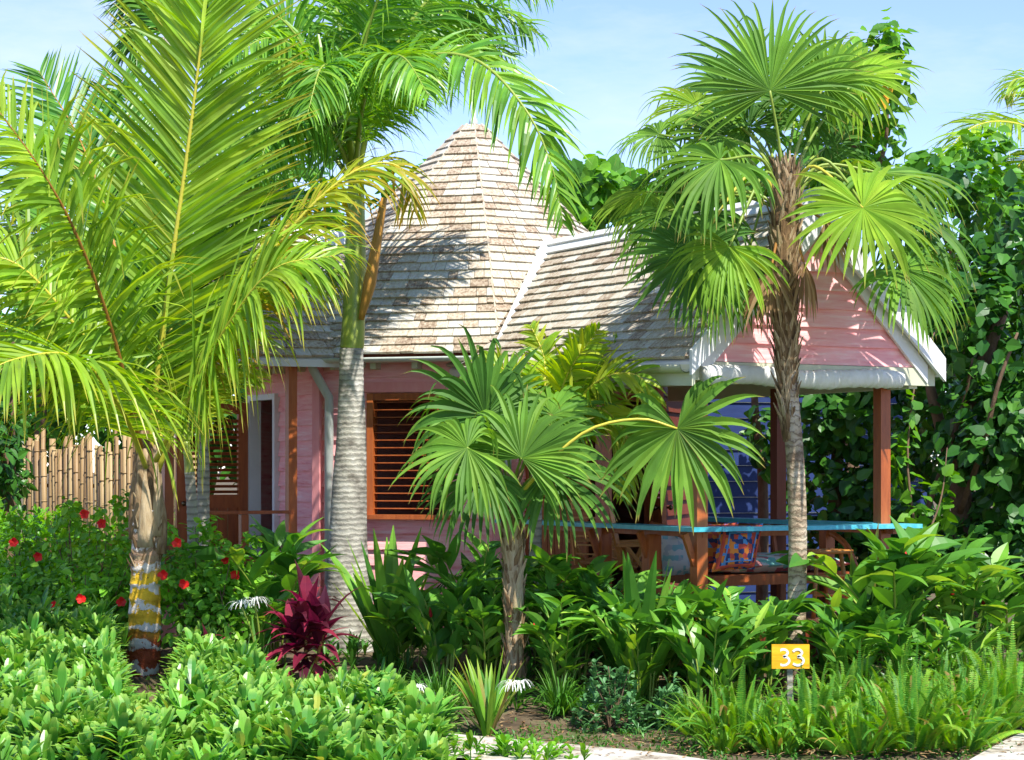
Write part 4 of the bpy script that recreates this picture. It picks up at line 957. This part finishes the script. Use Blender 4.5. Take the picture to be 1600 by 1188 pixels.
tree('sea_hibiscus_tree', 'tall leafy tree rising above the gable against the sky', (q[0], 25, .2),
     [blob(1330, 140, 24.8, 50, .6, 85), blob(1385, 110, 24.6, 34, .5, 80), blob(1310, 250, 25, 60, .6, 70), blob(1250, 240, 25.5, 55, .6, 60), blob(1370, 220, 25, 40, .5, 60), blob(1295, 330, 25.5, 80, .6, 60), blob(1200, 290, 26, 60, .6, 40), blob(1390, 60, 24.6, 26, .4, 30)],
     55, .17, 'treeL', [([A(q[0], 25, .2), at(1330, 500, 25), at(1335, 300, 25), at(1340, 160, 24.8)], .12), ([at(1335, 300, 25), at(1380, 240, 24.8), at(1388, 120, 24.7)], .04), ([at(1335, 330, 25), at(1290, 250, 25)], .04)], 8, GT, shell=.4)
q = at(1500, 735, 24)
tree('sea_hibiscus_tree', 'light green heart-leaved tree top at the upper right below the cloud', (q[0], 24, .2),
     [blob(1440, 270, 24, 45, .5, 45), blob(1510, 265, 23.8, 60, .5, 60), blob(1570, 320, 23.5, 60, .6, 60), blob(1430, 340, 24, 60, .6, 50), blob(1545, 225, 24, 35, .4, 30), blob(1610, 380, 23, 50, .6, 90)],
     58, .17, 'treeL', [([A(q[0], 24, .2), at(1500, 500, 24), at(1510, 300, 24)], .11), ([at(1500, 420, 24), at(1440, 300, 24)], .04)], 9, GT, shell=.4)
q = at(930, 735, 28)
tree('sea_grape_tree', 'round-leaved tree showing between the turret and the porch ridge', (q[0], 28, .2),
     [blob(925, 300, 27.6, 50, .7, 55), blob(975, 310, 28, 45, .6, 45), blob(900, 350, 27.5, 40, .6, 40), blob(1010, 340, 28, 50, .6, 40), blob(1070, 310, 28.5, 60, .6, 35), blob(1140, 290, 28.5, 60, .6, 35), blob(880, 300, 28, 30, .5, 40)],
     55, .24, 'treeL', [([A(q[0], 28, .2), at(930, 500, 28), at(935, 320, 28)], .13), ([at(932, 420, 28), at(1000, 330, 28), at(1100, 310, 28.4)], .05)], 11, GT, asp=.9, dz=.2)
q = at(420, 735, 28)
tree('sea_grape_tree', 'low tree top behind the left roof ridge and coconut frond', (q[0], 28, .2),
     [blob(400, 310, 28, 60, .7, 35), blob(460, 280, 28, 50, .7, 45), blob(340, 340, 28, 60, .7, 40), blob(500, 330, 28, 50, .6, 50), blob(640, 330, 28.5, 60, .6, 70)],
     50, .2, 'treeL', [([A(q[0], 28, .2), at(420, 500, 28), at(430, 320, 28)], .13)], 12, GT)
for i, (x, D, lab, bl) in enumerate(((60, 29, 'bright leafy tree behind the fence at the far left', [(20, 520, 90, 110), (110, 470, 80, 90), (60, 640, 100, 90), (-40, 620, 90, 150)]),
                                     (230, 30, 'bright leafy tree over the middle of the bamboo fence', [(200, 520, 80, 100), (270, 480, 70, 90), (240, 620, 90, 80), (300, 580, 60, 90)]),
                                     (10, 25, 'dark shaded tree standing left of the bamboo fence', [(0, 700, 36, 60), (-30, 640, 60, 100), (8, 760, 30, 40)]))):
    q = at(x, 735, D)
    tree('broadleaf_tree', lab, (q[0], D, .2), [blob(a, b_, D+random.uniform(-.4, .4), c_, .8, d_) for a, b_, c_, d_ in bl], 60 if i < 2 else 90, .16, 'treeL' if i < 2 else 'tree', [([A(q[0], D, .2), at(x+4, 640, D), at(x+15, 520, D)], .12)], 20+i, GT, asp=.6)
q = A((1425-800)/FPX*18.6, 18.6, 0)
tree('climbing_vine', 'bright green heart-leaved vine hanging just right of the last porch post', (q[0], 18.6, .25),
     [blob(1405, 730, 18.6, 16, .15, 60), blob(1430, 800, 18.5, 22, .15, 70), blob(1420, 660, 18.7, 14, .12, 50), blob(1450, 880, 18.4, 22, .15, 60), blob(1475, 780, 18.7, 14, .12, 60)],
     70, .14, 'treeL', [([A(q[0], 18.6, .25), at(1430, 850, 18.6), at(1418, 720, 18.6), at(1430, 600, 18.8), at(1460, 520, 19)], .016), ([at(1440, 860, 18.5), at(1470, 780, 18.6), at(1480, 700, 18.8)], .012)], 77, None, shell=.1)
# blossom leaves turned yellow on the tall tree
b = MB()
ylw = leafmat('leaf_yellowed', [(.75, .30, .02), (.8, .45, .03)]); par = [o for o in sc.objects if o.get('label', '').startswith('tall leafy tree')][0]
for (x, y) in ((1384, 132), (1377, 150), (1343, 152)):
    b = MB(); p = at(x, y, 24.2); blades(b, p[None], A(.2, -.1, -1), A(0, -1, .2), .18, .15, .2, 4, HEART, .2); b.build('yellowed_leaf', ylw, par)

# far row of foliage beyond everything so gaps read as garden
m = MB(); blobs = []
for i, x in enumerate(range(-400, 2100, 110)):
    D = 36+3*math.sin(i*1.7); blobs.append(blob(x, 600+40*math.sin(i*2.3), D, 95, 1.2, 150+30*math.sin(i)))
crown_leaves(m, blobs, 34, .34, seed=33, asp=.7); o = m.build('far_trees', M['tree']); tag(o, 'mass of far-off woodland beyond the garden', 'woodland', kind='stuff')

# ------------------------------------------------------------------ low planting
SPAT = np.array([.2, .38, .62, .92, 1, .84, .38]); LANCE = np.array([.25, .8, 1, .92, .6, .05])
def rosettes(m, pts, nleaf, L, W, elev=(15, 75), droop=.3, seed=2, prof=SPAT, nseg=6):
    rs = np.random.default_rng(seed); n = len(pts); P = np.repeat(pts, nleaf, 0); N_ = len(P)
    az = rs.random(N_)*6.283; e = np.radians(rs.uniform(elev[0], elev[1], N_)); tilt = np.repeat(rs.normal(0, .25, (n, 3))*A(1, 1, 0), nleaf, 0)
    d = nrmz(np.stack([np.cos(az)*np.cos(e), np.sin(az)*np.cos(e), np.sin(e)], 1)+tilt)
    nn = nrmz(A(0, 0, 1)*1.0-d*.3+np.zeros_like(d)); Lr = L*rs.uniform(.6, 1.15, N_)*np.repeat(rs.uniform(.7, 1.35, n), nleaf)
    vv = np.clip(np.repeat(rs.random(n), nleaf)*.4+rs.random(N_)*.36, 0, 1); vv[rs.random(N_) < .02] = 1.0
    P = P-np.array([0, 0, 1.0])*(rs.random(N_)*.12)[:, None]
    blades(m, P, d, nn, Lr, W*rs.uniform(.7, 1.15, N_), droop, nseg, prof, .22, v=vv)
def bed(name, label, cat, n, xf, yr, zf, nleaf, L, W, mat, seed, kind='stuff', **k):
    rs = np.random.default_rng(seed); pts = []
    while len(pts) < n:
        D = rs.uniform(*yr); x = rs.uniform(*xf(D)); z = zf(x, D)*rs.uniform(.84, 1.1)
        pts.append(A((x-800)/FPX*D, D, z))
    m = MB(); rosettes(m, np.array(pts), nleaf, L, W, seed=seed, **k); lo = MB()
    low = [p-A(0, 0, p[2]*rs.uniform(.35, .6)) for p in pts[::2]]; rosettes(m, np.array(low), nleaf//2, L, W, seed=seed+1, **k)
    st = MB()
    for p in pts[::3]: m.tube([A(p[0], p[1], 0), p-Z*.03], .004, 4, v=.0)
    o = m.build(name, M[mat]); tag(o, label, cat, kind=kind); return o
def bump(x, D): return .08*math.sin(x*.021+D*2.2)+.06*math.sin(x*.043-D*3)
YT = ([-100, 0, 100, 145, 175, 188, 262, 280, 305, 340, 400, 450, 500, 560, 610, 650], [900, 905, 895, 925, 1000, 1135, 1140, 1050, 1010, 1020, 1050, 1098, 1100, 1080, 1085, 1130])
def ztop(x, D, h): return min(h, EYE-(np.interp(x, *YT)-HOR)*D/FPX+.04*math.sin(x*.5+D*7))
bed('naupaka_shrubs', 'glossy light green shrubbery massed across the left foreground', 'ground cover', 2700, lambda D: (-60, 690-(D-11)*10 if D < 14.2 else 600-(D-14.2)*60), (10.2, 17.2), lambda x, D: max(.05, ztop(x, D, .50+bump(x, D)+.02*(D-13))), 14, .15, .05, 'scaev', 40, elev=(12, 80))
bed('naupaka_shrubs', 'darker green shrubbery mass at the left edge behind the front bed', 'ground cover', 300, lambda D: (-90, 205-(D-17)*20), (16.9, 20.0), lambda x, D: .55+bump(x, D)+.05*(D-17), 14, .16, .05, 'scaev', 41)
bed('garden_hedge', 'bright small-leaved hedge below the bamboo fence', 'hedge', 900, lambda D: (-60, 330), (20.5, 24.5), lambda x, D: .62+.16*(D-20.5)+bump(x, D)+(.15 if x < 120 else 0), 10, .11, .04, 'hedge', 42)
bed('ground_cover', 'low dark foliage filling the soil under the gingers', 'ground cover', 420, lambda D: (500, 1680), (15.2, 20.0), lambda x, D: ground_z(D)+.12, 8, .16, .035, 'grass', 43)
bed('lawn_grass', 'sparse grassy groundcover beside the path', 'grass', 1500, lambda D: (560, 1700), (13.6, 15.6), lambda x, D: .02, 6, .05, .008, 'grass', 44)
bed('path_plants', 'small bright seedlings growing along the near path edge', 'ground cover', 34, lambda D: (640, 920), (12.9, 13.5), lambda x, D: .13, 10, .10, .035, 'hedge', 45)

rs_ = np.random.default_rng(71); k = 2600; D_l = rs_.uniform(13.2, 17.5, k); X_l = (rs_.uniform(560, 1640, k)-800)/FPX*D_l
m = MB(); a_ = rs_.random(k)*6.28; blades(m, np.stack([X_l, D_l, np.array([ground_z(d)+.012 for d in D_l])+.045*(D_l < 14.2)], 1), np.stack([np.cos(a_), np.sin(a_), rs_.uniform(-.1, .25, k)], 1), A(0, 0, 1), rs_.uniform(.02, .08, k), rs_.uniform(.008, .025, k), .3, 2, np.array([.3, 1, .1]), .3)
o = m.build('leaf_litter', leafmat('leaf_dry', [(.10, .05, .02), (.24, .14, .06), (.40, .28, .14)], None, .8, .8, .1, .1)); tag(o, 'dry fallen leaves scattered over soil and path', 'leaf litter', kind='stuff')
bed('moss_cover', 'thin mossy weeds creeping over the bare soil', 'ground cover', 2600, lambda D: (600, 1640), (13.3, 15.6), lambda x, D: .025+.02*math.sin(x*.05)*math.sin(D*5), 5, .035, .016, 'grass', 46)

# hibiscus shrubs with red flowers
def flower(m, c, s):
    for i in range(5):
        a = i*1.2566+random.random(); d = A(math.cos(a), -.5, math.sin(a)); blades(m, c[None], d, A(0, -1, .2), s, s*.9, .3, 4, np.array([.3, .8, 1, .9, .3]), .15)
hib = (((60, 865, 19.0, 75), 'hibiscus shrub with a red bloom at the far left edge', [(22, 847), (60, 870)]),
       ((150, 850, 18.4, 75), 'hibiscus shrub left of the banded trunk carrying three red blooms', [(133, 803), (160, 818), (86, 945)]),
       ((165, 900, 17.8, 60), 'low hibiscus shrub just left of the yellow trunk bands', [(127, 935), (190, 940), (86, 947)]),
       ((290, 868, 17.5, 58), 'hibiscus shrub wrapped around the slim palm trunks', [(288, 912), (255, 898)]),
       ((365, 880, 17.8, 46), 'airy hibiscus shrub with two red blooms before the railing', [(352, 873), (368, 898)]),
       ((330, 930, 17.3, 60), 'dark low hibiscus foliage beneath the porch steps', [(277, 848)]))
for i, ((x, y, D, rp_), lab, fl) in enumerate(hib):
    q = at(x, y, D); t = thing('hibiscus_shrub', lab, 'shrub', (q[0], D, ground_z(D)), 'red flowering hibiscus shrubs')
    b = MB(); rs = random.Random(i)
    for k in range(9):
        e = at(x+rs.uniform(-rp_, rp_), y-rs.uniform(.0, .9)*rp_, D+rs.uniform(-.3, .3)); b.tube(spline([A(q[0], D, .15), (A(q[0], D, .15)+e)/2+A(rs.uniform(-.1, .1), 0, .05), e], 8), np.linspace(.010, .003, 8), 5)
    b.build('stem', M['bark'], t, True)
    m = MB(); r_ = rp_*D/FPX
    crown_leaves(m, [(A(q[0], D, q[2]-.05), (r_*1.1, .4, r_)), (A(q[0]+r_*.6, D, q[2]+r_*.75), (r_*.3, .15, r_*.45)), (A(q[0]-r_*.5, D, q[2]+r_*.6), (r_*.25, .15, r_*.4)), (A(q[0]+r_*.5, D-.1, q[2]-r_*.7), (r_, .4, r_*.8)), (A(q[0]-r_*.4, D-.1, q[2]-r_*.9), (r_, .4, r_*.8))], 190, .085, .62, 50+i, shell=.2, dz=.2, prof=LANCE)
    m.build('foliage', M['hedge'], t)
    for (fx, fy) in fl:
        m = MB(); flower(m, at(fx, fy, D-.55), .05); m.build('flower', M['red'], t)

# ginger clumps
def make_ginger(seed, canes=8, H=1.05, Lf=.46, Wf=.125, bright=0):
    rs = np.random.default_rng(seed); root = thing('ginger_plant', '', 'plant', (0, 0, 0)); m = MB(); st = MB(); tips = []
    for c in range(canes):
        az = rs.random()*6.283; lean = rs.uniform(.1, .75); h = H*rs.uniform(.65, 1.1); b0 = A(math.cos(az), math.sin(az), 0)*rs.uniform(.02, .12)
        o_ = A(math.cos(az), math.sin(az), 0); path = spline([b0, b0+o_*lean*h*.25+Z*h*.55, b0+o_*lean*h*.7+Z*h*.9, b0+o_*lean*h*1.0+Z*h*1.0], 24)
        st.tube(path, np.linspace(.011, .005, 24), 6); tips.append((path[-1], o_))
        T = nrmz(np.gradient(path, axis=0)); nl = int(rs.integers(9, 13)); pr = nrmz(np.cross(o_, Z)+o_*rs.normal(0, .4))
        idx = np.linspace(4, 23, nl).astype(int); sg = np.where(np.arange(nl) % 2, 1, -1)
        d = nrmz(pr[None]*sg[:, None]*rs.uniform(.6, 1, nl)[:, None]+T[idx]*rs.uniform(.7, 1.5, nl)[:, None]+rs.normal(0, .18, (nl, 3)))
        L = Lf*rs.uniform(.7, 1.1, nl)*np.interp(idx, [6, 14, 23], [.8, 1.05, .8])
        nn = nrmz(Z-T[idx]*.2+rs.normal(0, .25, (nl, 3)))
        v = np.clip(rs.random(nl)*.7+(rs.random(nl) < .15)*.4, 0, 1)
        blades(m, path[idx], d, nn, L, Wf*rs.uniform(.8, 1.2, nl), rs.uniform(.1, .8, nl), 6, np.array([.2, .7, 1, 1, .8, .45, .05]), .28, v=v)
    m.build('foliage', M['ginger'], root); st.build('stem', M['greenrib'], root, True)
    for p, o_ in tips[:2]:
        if rs.random() < .6:
            r = MB(); r.tube([p, p+Z*.02+o_*.01, p+Z*.06+o_*.02, p+Z*.11+o_*.03], [.010, .022, .018, .004], 8); r.build('flower', M['redcone'], root, True)
    return root
protos = [make_ginger(100, 9), make_ginger(101, 10), make_ginger(102, 8), make_ginger(103, 10, .95, .38, .095)]
GG = [ # x, D, scale, proto, label
 (640, 17.3, .66, 0, 'red-flowered ginger clump right against the grey royal trunk'),
 (700, 17.0, .64, 3, 'ginger clump below the wooden window sill'),
 (745, 17.3, .92, 1, 'tall ginger clump with pale broad leaves left of the short palm'),
 (690, 16.4, .72, 2, 'low ginger clump in front of the window bed with a red cone'),
 (760, 16.4, .78, 3, 'low ginger clump touching the left of the criss-cross trunk'),
 (860, 17.0, .92, 0, 'ginger clump just right of the short palm trunk'),
 (905, 16.6, .76, 2, 'ginger clump under the left end of the blue counter'),
 (880, 16.0, .75, 3, 'low shaded ginger clump behind the grey-green bush'),
 (965, 16.3, .72, 1, 'broad ginger clump before the middle porch post'),
 (1030, 16.1, .70, 0, 'ginger clump in front of the folding chair'),
 (1000, 15.7, .75, 2, 'low ginger clump above the second grey-green bush'),
 (1085, 15.9, .66, 3, 'ginger clump in front of the corner post'),
 (1140, 15.9, .76, 1, 'ginger clump with upright pale leaves before the pillows'),
 (1185, 15.7, .66, 2, 'ginger clump left of the leaning palm trunk'),
 (1110, 15.3, .70, 0, 'low ginger clump left of the yellow number sign'),
 (1290, 16.2, .56, 3, 'ginger clump right of the leaning trunk before the stool'),
 (1345, 16.2, .74, 0, 'ginger clump beneath the right end of the counter'),
 (1400, 16.3, 1.08, 1, 'tallest ginger clump with pointed leaves right of the last post'),
 (1450, 16.6, .92, 2, 'ginger clump against the heart-leaved tree at right'),
 (1510, 16.6, .86, 3, 'ginger clump with a red cone near the right edge'),
 (1575, 16.8, .92, 0, 'ginger clump cut off by the right edge of the picture'),
 (1330, 15.5, .62, 2, 'low ginger clump above the fern bank'),
 (1410, 15.5, .62, 1, 'low ginger clump above the right ferns'),
 (1490, 15.6, .62, 3, 'low ginger clump with a dark red bract above the far right ferns'),
 (430, 17.6, .95, 1, 'ginger clump with long leaves behind the red cordyline'),
 (395, 17.3, .72, 3, 'small ginger clump by the pink deck skirt')]
used = set()
for i, (x, D, s, pi, lab) in enumerate(GG):
    if pi in used: o = copy_tree(protos[pi])
    else: o = protos[pi]; used.add(pi)
    o.location = ((x-800)/FPX*D, D, ground_z(D)); o.rotation_euler = (0, 0, i*1.9+.4); o.scale = (s, s, s*(.94+.02*(i % 5)))
    o['label'] = lab; o['group'] = 'ginger clumps in the bed before the cottage'

# strap-leaved crinum clumps (long upright blades)
def straps(name, label, x, D, n, L, W, mat, lean=(.1, .6), droop=.5, group=None, cat='plant', seed=1, flowers=()):
    rs = np.random.default_rng(seed); q = A((x-800)/FPX*D, D, ground_z(D)); t = thing(name, label, cat, q, group)
    az = rs.random(n)*6.283; le = rs.uniform(*lean, n); d = nrmz(np.stack([np.cos(az)*le, np.sin(az)*le, np.ones(n)], 1))
    m = MB(); blades(m, q+np.stack([np.cos(az), np.sin(az), 0*az], 1)*.04*rs.random(n)[:, None], d, np.stack([-np.cos(az), -np.sin(az), .3+0*az], 1), L*rs.uniform(.6, 1.1, n), W*rs.uniform(.7, 1.1, n), droop*rs.uniform(.2, 1.6, n), 7, np.array([.7, 1, 1, .9, .75, .5, .04]), .3)
    m.build('foliage', M[mat], t)
    for (fx, fy, s) in flowers:
        f = at(fx, fy, D-.1); b = MB(); b.tube(spline([q, (q+f)/2+A(.02, 0, .05), f-Z*.02], 10), .008, 6); b.build('flower_stalk', M['greenrib'], t, True)
        m = MB(); k = 26; a = rs.random(k)*6.283; dd = np.stack([np.cos(a), np.sin(a), rs.uniform(.3, 1.2, k)], 1)
        blades(m, np.repeat(f[None], k, 0), dd, np.stack([-np.cos(a), -np.sin(a), 1+0*a], 1), s*rs.uniform(.7, 1.1, k), .007, 2.3, 7, np.array([.8, 1, .9, .8, .5]), .2, pw=2); m.build('flower', M['petal'], t)
    return t
straps('crinum_lily', 'large strap-leaved lily clump beside the royal trunk', 610, 17.4, 20, 1.2, .15, 'ginger', (.1, .7), .3, seed=5)
straps('crinum_lily', 'large strap-leaved lily clump under the counter among gingers', 1000, 15.9, 22, 1.15, .16, 'ginger', (.1, .75), .3, seed=6)
straps('spider_lily', 'white spider lily bloom beside the red cordyline', 405, 16.6, 16, .55, .05, 'grass', (.2, .8), .6, seed=7, flowers=((378, 945, .17), (398, 940, .16)))
straps('spider_lily', 'spider lily clump with two white blooms at the short palm foot', 762, 14.6, 30, .62, .05, 'fern', (.15, .8), .35, seed=8, flowers=((652, 1075, .10), (800, 1072, .16), (812, 1070, .14)))
straps('grass_tuft', 'dense dark grass tuft left of the spider lily', 690, 15.2, 240, .48, .012, 'grass', (.1, 1.1), 1.2, 'grass tufts along the bed', 'grass', 9)
straps('grass_tuft', 'small grass tuft at the royal palm side of the bed', 600, 15.5, 160, .40, .012, 'grass', (.1, 1.0), 1.2, 'grass tufts along the bed', 'grass', 10)
straps('grass_tuft', 'grass tuft between the spider lily and grey-green bush', 875, 15.4, 200, .42, .012, 'grass', (.1, 1.1), 1.1, 'grass tufts along the bed', 'grass', 11)
straps('grass_tuft', 'thin grass tuft beneath the cordyline', 470, 15.9, 150, .32, .010, 'grass', (.2, 1.3), 1.4, 'grass tufts along the bed', 'grass', 12)
straps('bird_of_paradise', 'dark paddle-leaved plant at the porch corner below the counter', 1350, 17.2, 9, 1.15, .17, 'fanD', (.05, .25), .1, seed=13)

# red cordylines
def cordyline(label, x, yb, D, h, n, L, seed):
    rs = np.random.default_rng(seed); q = A((x-800)/FPX*D, D, ground_z(D)); t = thing('red_cordyline', label, 'plant', q, 'burgundy cordylines')
    m = MB(); st = MB()
    for (ox, hh, nn_) in ((0, h, n), (-.07, h*.72, n//2), (.09, h*.8, n//2)):
        b0 = q; p1 = q+A(ox*1.6, .03, hh); path = spline([b0, b0+A(ox, 0, hh*.5), p1], 10); st.tube(path, np.linspace(.016, .01, 10), 6)
        f = rs.random(nn_)**.7; base_ = b0+(p1-b0)*(.35+.65*f)[:, None]; az = rs.random(nn_)*6.283; el = np.radians(np.interp(f, [0, 1], [-10, 75])+rs.normal(0, 9, nn_))
        d = np.stack([np.cos(az)*np.cos(el), np.sin(az)*np.cos(el), np.sin(el)], 1)
        blades(m, base_, d, nrmz(Z-d*.3), L*rs.uniform(.7, 1.1, nn_), (.10*L/.4)*rs.uniform(.7, 1.15, nn_), rs.uniform(.2, 1.4, nn_), 6, np.array([.3, .75, 1, .95, .7, .35, .04]), .3)
    m.build('foliage', M['cordy'], t); st.build('stem', M['brownrib'], t, True)
cordyline('large burgundy cordyline with pink-red leaves beside the grey trunk', 478, 1060, 16.4, .60, 34, .46, 3)
cordyline('small burgundy cordyline nearly hidden in the shrubs', 322, 1050, 16.3, .30, 12, .28, 4)

# grey-green pittosporum bushes
def bush(label, x, D, w_, h_, seed):
    q = A((x-800)/FPX*D, D, ground_z(D)); t = thing('pittosporum_bush', label, 'shrub', q, 'grey-green bushes')
    rs = np.random.default_rng(seed); n = 70; d = nrmz(rs.normal(0, 1, (n, 3))*A(1, 1, .8)+A(0, 0, .3)); d[:, 2] = np.abs(d[:, 2])
    pts = q+d*rs.uniform(.55, 1, n)[:, None]*A(w_, w_*.8, h_)
    m = MB(); rosettes(m, pts, 13, .075, .034, (0, 70), .2, seed); m.build('foliage', M['pitto'], t)
    b = MB()
    for p in pts[::2]: b.tube([q, (p+q)/2+A(.02, 0, .02), p], .004, 4)
    b.build('stem', M['bark'], t)
bush('larger grey-green bush with small rounded leaves by the path', 952, 14.9, .32, .52, 4)
bush('smaller grey-green bush tucked right of the larger one', 1052, 15.0, .24, .36, 5)

# boston ferns
def make_fern(seed, n=80, H=.60):
    rs = np.random.default_rng(seed); root = thing('boston_fern', '', 'fern', (0, 0, 0)); m = MB()
    for i in range(n):
        az = rs.random()*6.283; lean = rs.uniform(.05, 1.25)**1.2; L = H*rs.uniform(.65, 1.15); d = nrmz(A(math.cos(az)*lean, math.sin(az)*lean, 1)); k = 16
        p = A(math.cos(az), math.sin(az), 0)*rs.uniform(0, .20); path = [p]; dr_ = rs.uniform(.2, 1.25)
        for j in range(k): path.append(path[-1]+nrmz(d-Z*dr_*(j/k)**2.2*1.6)*L/k)
        path = np.array(path); T = nrmz(np.gradient(path, axis=0)); S = nrmz(np.cross(T[0], A(math.cos(az+.6*rs.normal()), math.sin(az), .35)))
        np_ = 44; u = np.linspace(.08, .99, np_); B = np.stack([np.interp(u, np.linspace(0, 1, k+1), path[:, c]) for c in range(3)], 1); Tt = nrmz(np.stack([np.interp(u, np.linspace(0, 1, k+1), T[:, c]) for c in range(3)], 1))
        v = rs.random()*.66 if rs.random() < .95 else 1.0
        for s in (-1, 1):
            Nn = np.cross(Tt, S*s); dd = S*s+Tt*.3
            blades(m, B, dd, Nn, .033*np.interp(u, [0, .15, .6, 1], [.5, 1, .9, .15]), .012, .2, 2, np.array([1, .85, .1]), .1, v=np.clip(v+.1*rs.normal(size=np_), 0, 1))
        blades(m, path[:1], d, np.cross(S, d), .001, .001, 0, 2, v=.5)
    o = m.build('foliage', M['fern'], root); return root
fp = [make_fern(200), make_fern(201, 70, .66), make_fern(202, 84, .54)]
FF = [(1150, 14.0, .98, 'fern clump at the left end of the fern bank by the grey-green bush'), (1095, 14.6, .62, 'small fern behind the leftmost fern clump'),
 (1238, 14.5, .62, 'fern clump growing right below the yellow number sign'), (1275, 13.9, 1.0, 'bright fern clump in the front row left of centre of the bank'),
 (1325, 14.9, .9, 'fern clump behind the bright front row fern'), (1365, 14.3, .82, 'fern clump in the dip between two taller front ferns'),
 (1425, 13.8, 1.05, 'widest fern clump leaning over the soil at the front'), (1400, 15.1, .92, 'back row fern beneath the tallest ginger'),
 (1470, 14.8, 1.0, 'fern clump rising behind the widest one'), (1530, 14.4, 1.0, 'fern clump beside the corner of the pale path'),
 (1580, 14.9, 1.12, 'tall bright fern cut by the right picture edge'), (1215, 13.7, .62, 'small front fern with fronds resting on the soil left of centre'), (1345, 13.6, .72, 'front fern spilling towards the path between two larger clumps'), (1500, 13.8, .78, 'front fern at the foot of the pale corner path'), (1130, 13.75, .5, 'smallest fern at the soil edge below the leftmost clump'), (1440, 14.4, .9, 'upright fern directly behind the widest fern'),
 (1540, 15.5, .95, 'back row fern at the far right under the gingers'), (1190, 14.9, .5, 'small fern in the shade left of the sign stake')]
for i, (x, D, s, lab) in enumerate(FF):
    o = fp[i % 3] if i < 3 else copy_tree(fp[i % 3])
    o.location = ((x-800)/FPX*D, D, ground_z(D)); o.rotation_euler = (0, 0, i*2.3); o.scale = (s, s, s*1.0)
    o['label'] = lab; o['group'] = 'ferns in the right foreground'

# ------------------------------------------------------------------ number sign
sx_ = at(1235, 1026, 14.9)
t = thing('number_sign', 'small yellow wooden sign painted with a white 33', 'sign', (sx_[0], sx_[1], ground_z(14.9)))
M['yellow'] = surfmat('yellow_paint', [(.62, .28, .01), (.80, .42, .01), (.85, .52, .03)], (2, 3, 16), 3, .5, .1, 0)
b = MB(); b.box(sx_, .276, .022, .176, A(1, .04, 0)); b.build('board', M['yellow'], t)
b = MB(); b.box(A(sx_[0], sx_[1]+.03, (sx_[2]+ground_z(14.9))/2), .04, .03, sx_[2]-ground_z(14.9)); b.build('stake', M['t_thin'], t)
b = MB()
def three(cx, cz, s):
    top = [(-.30, .34), (-.12, .47), (.12, .46), (.26, .30), (.18, .13), (-.02, .03)]
    bot = [(-.02, .03), (.24, -.02), (.36, -.22), (.24, -.42), (-.02, -.50), (-.30, -.40)]
    for cc in (top, bot):
        p = spline([A(sx_[0]+cx+x*s, sx_[1]-.014, sx_[2]+cz+z*s) for x, z in cc], 22); T = nrmz(np.gradient(p, axis=0)); S = np.cross(T, A(0, 1, 0))*.0085
        V = np.concatenate([p-S, p+S, p-S+A(0, .004, 0), p+S+A(0, .004, 0)]); k = 22
        b.add(V, [(i, i+1, k+i+1, k+i) for i in range(k-1)]+[(i, 2*k+i, 2*k+i+1, i+1) for i in range(k-1)]+[(k+i, k+i+1, 3*k+i+1, 3*k+i) for i in range(k-1)])
three(-.052, -.004, .118); three(.052, -.004, .118)
b.build('numerals', M['white'], t)
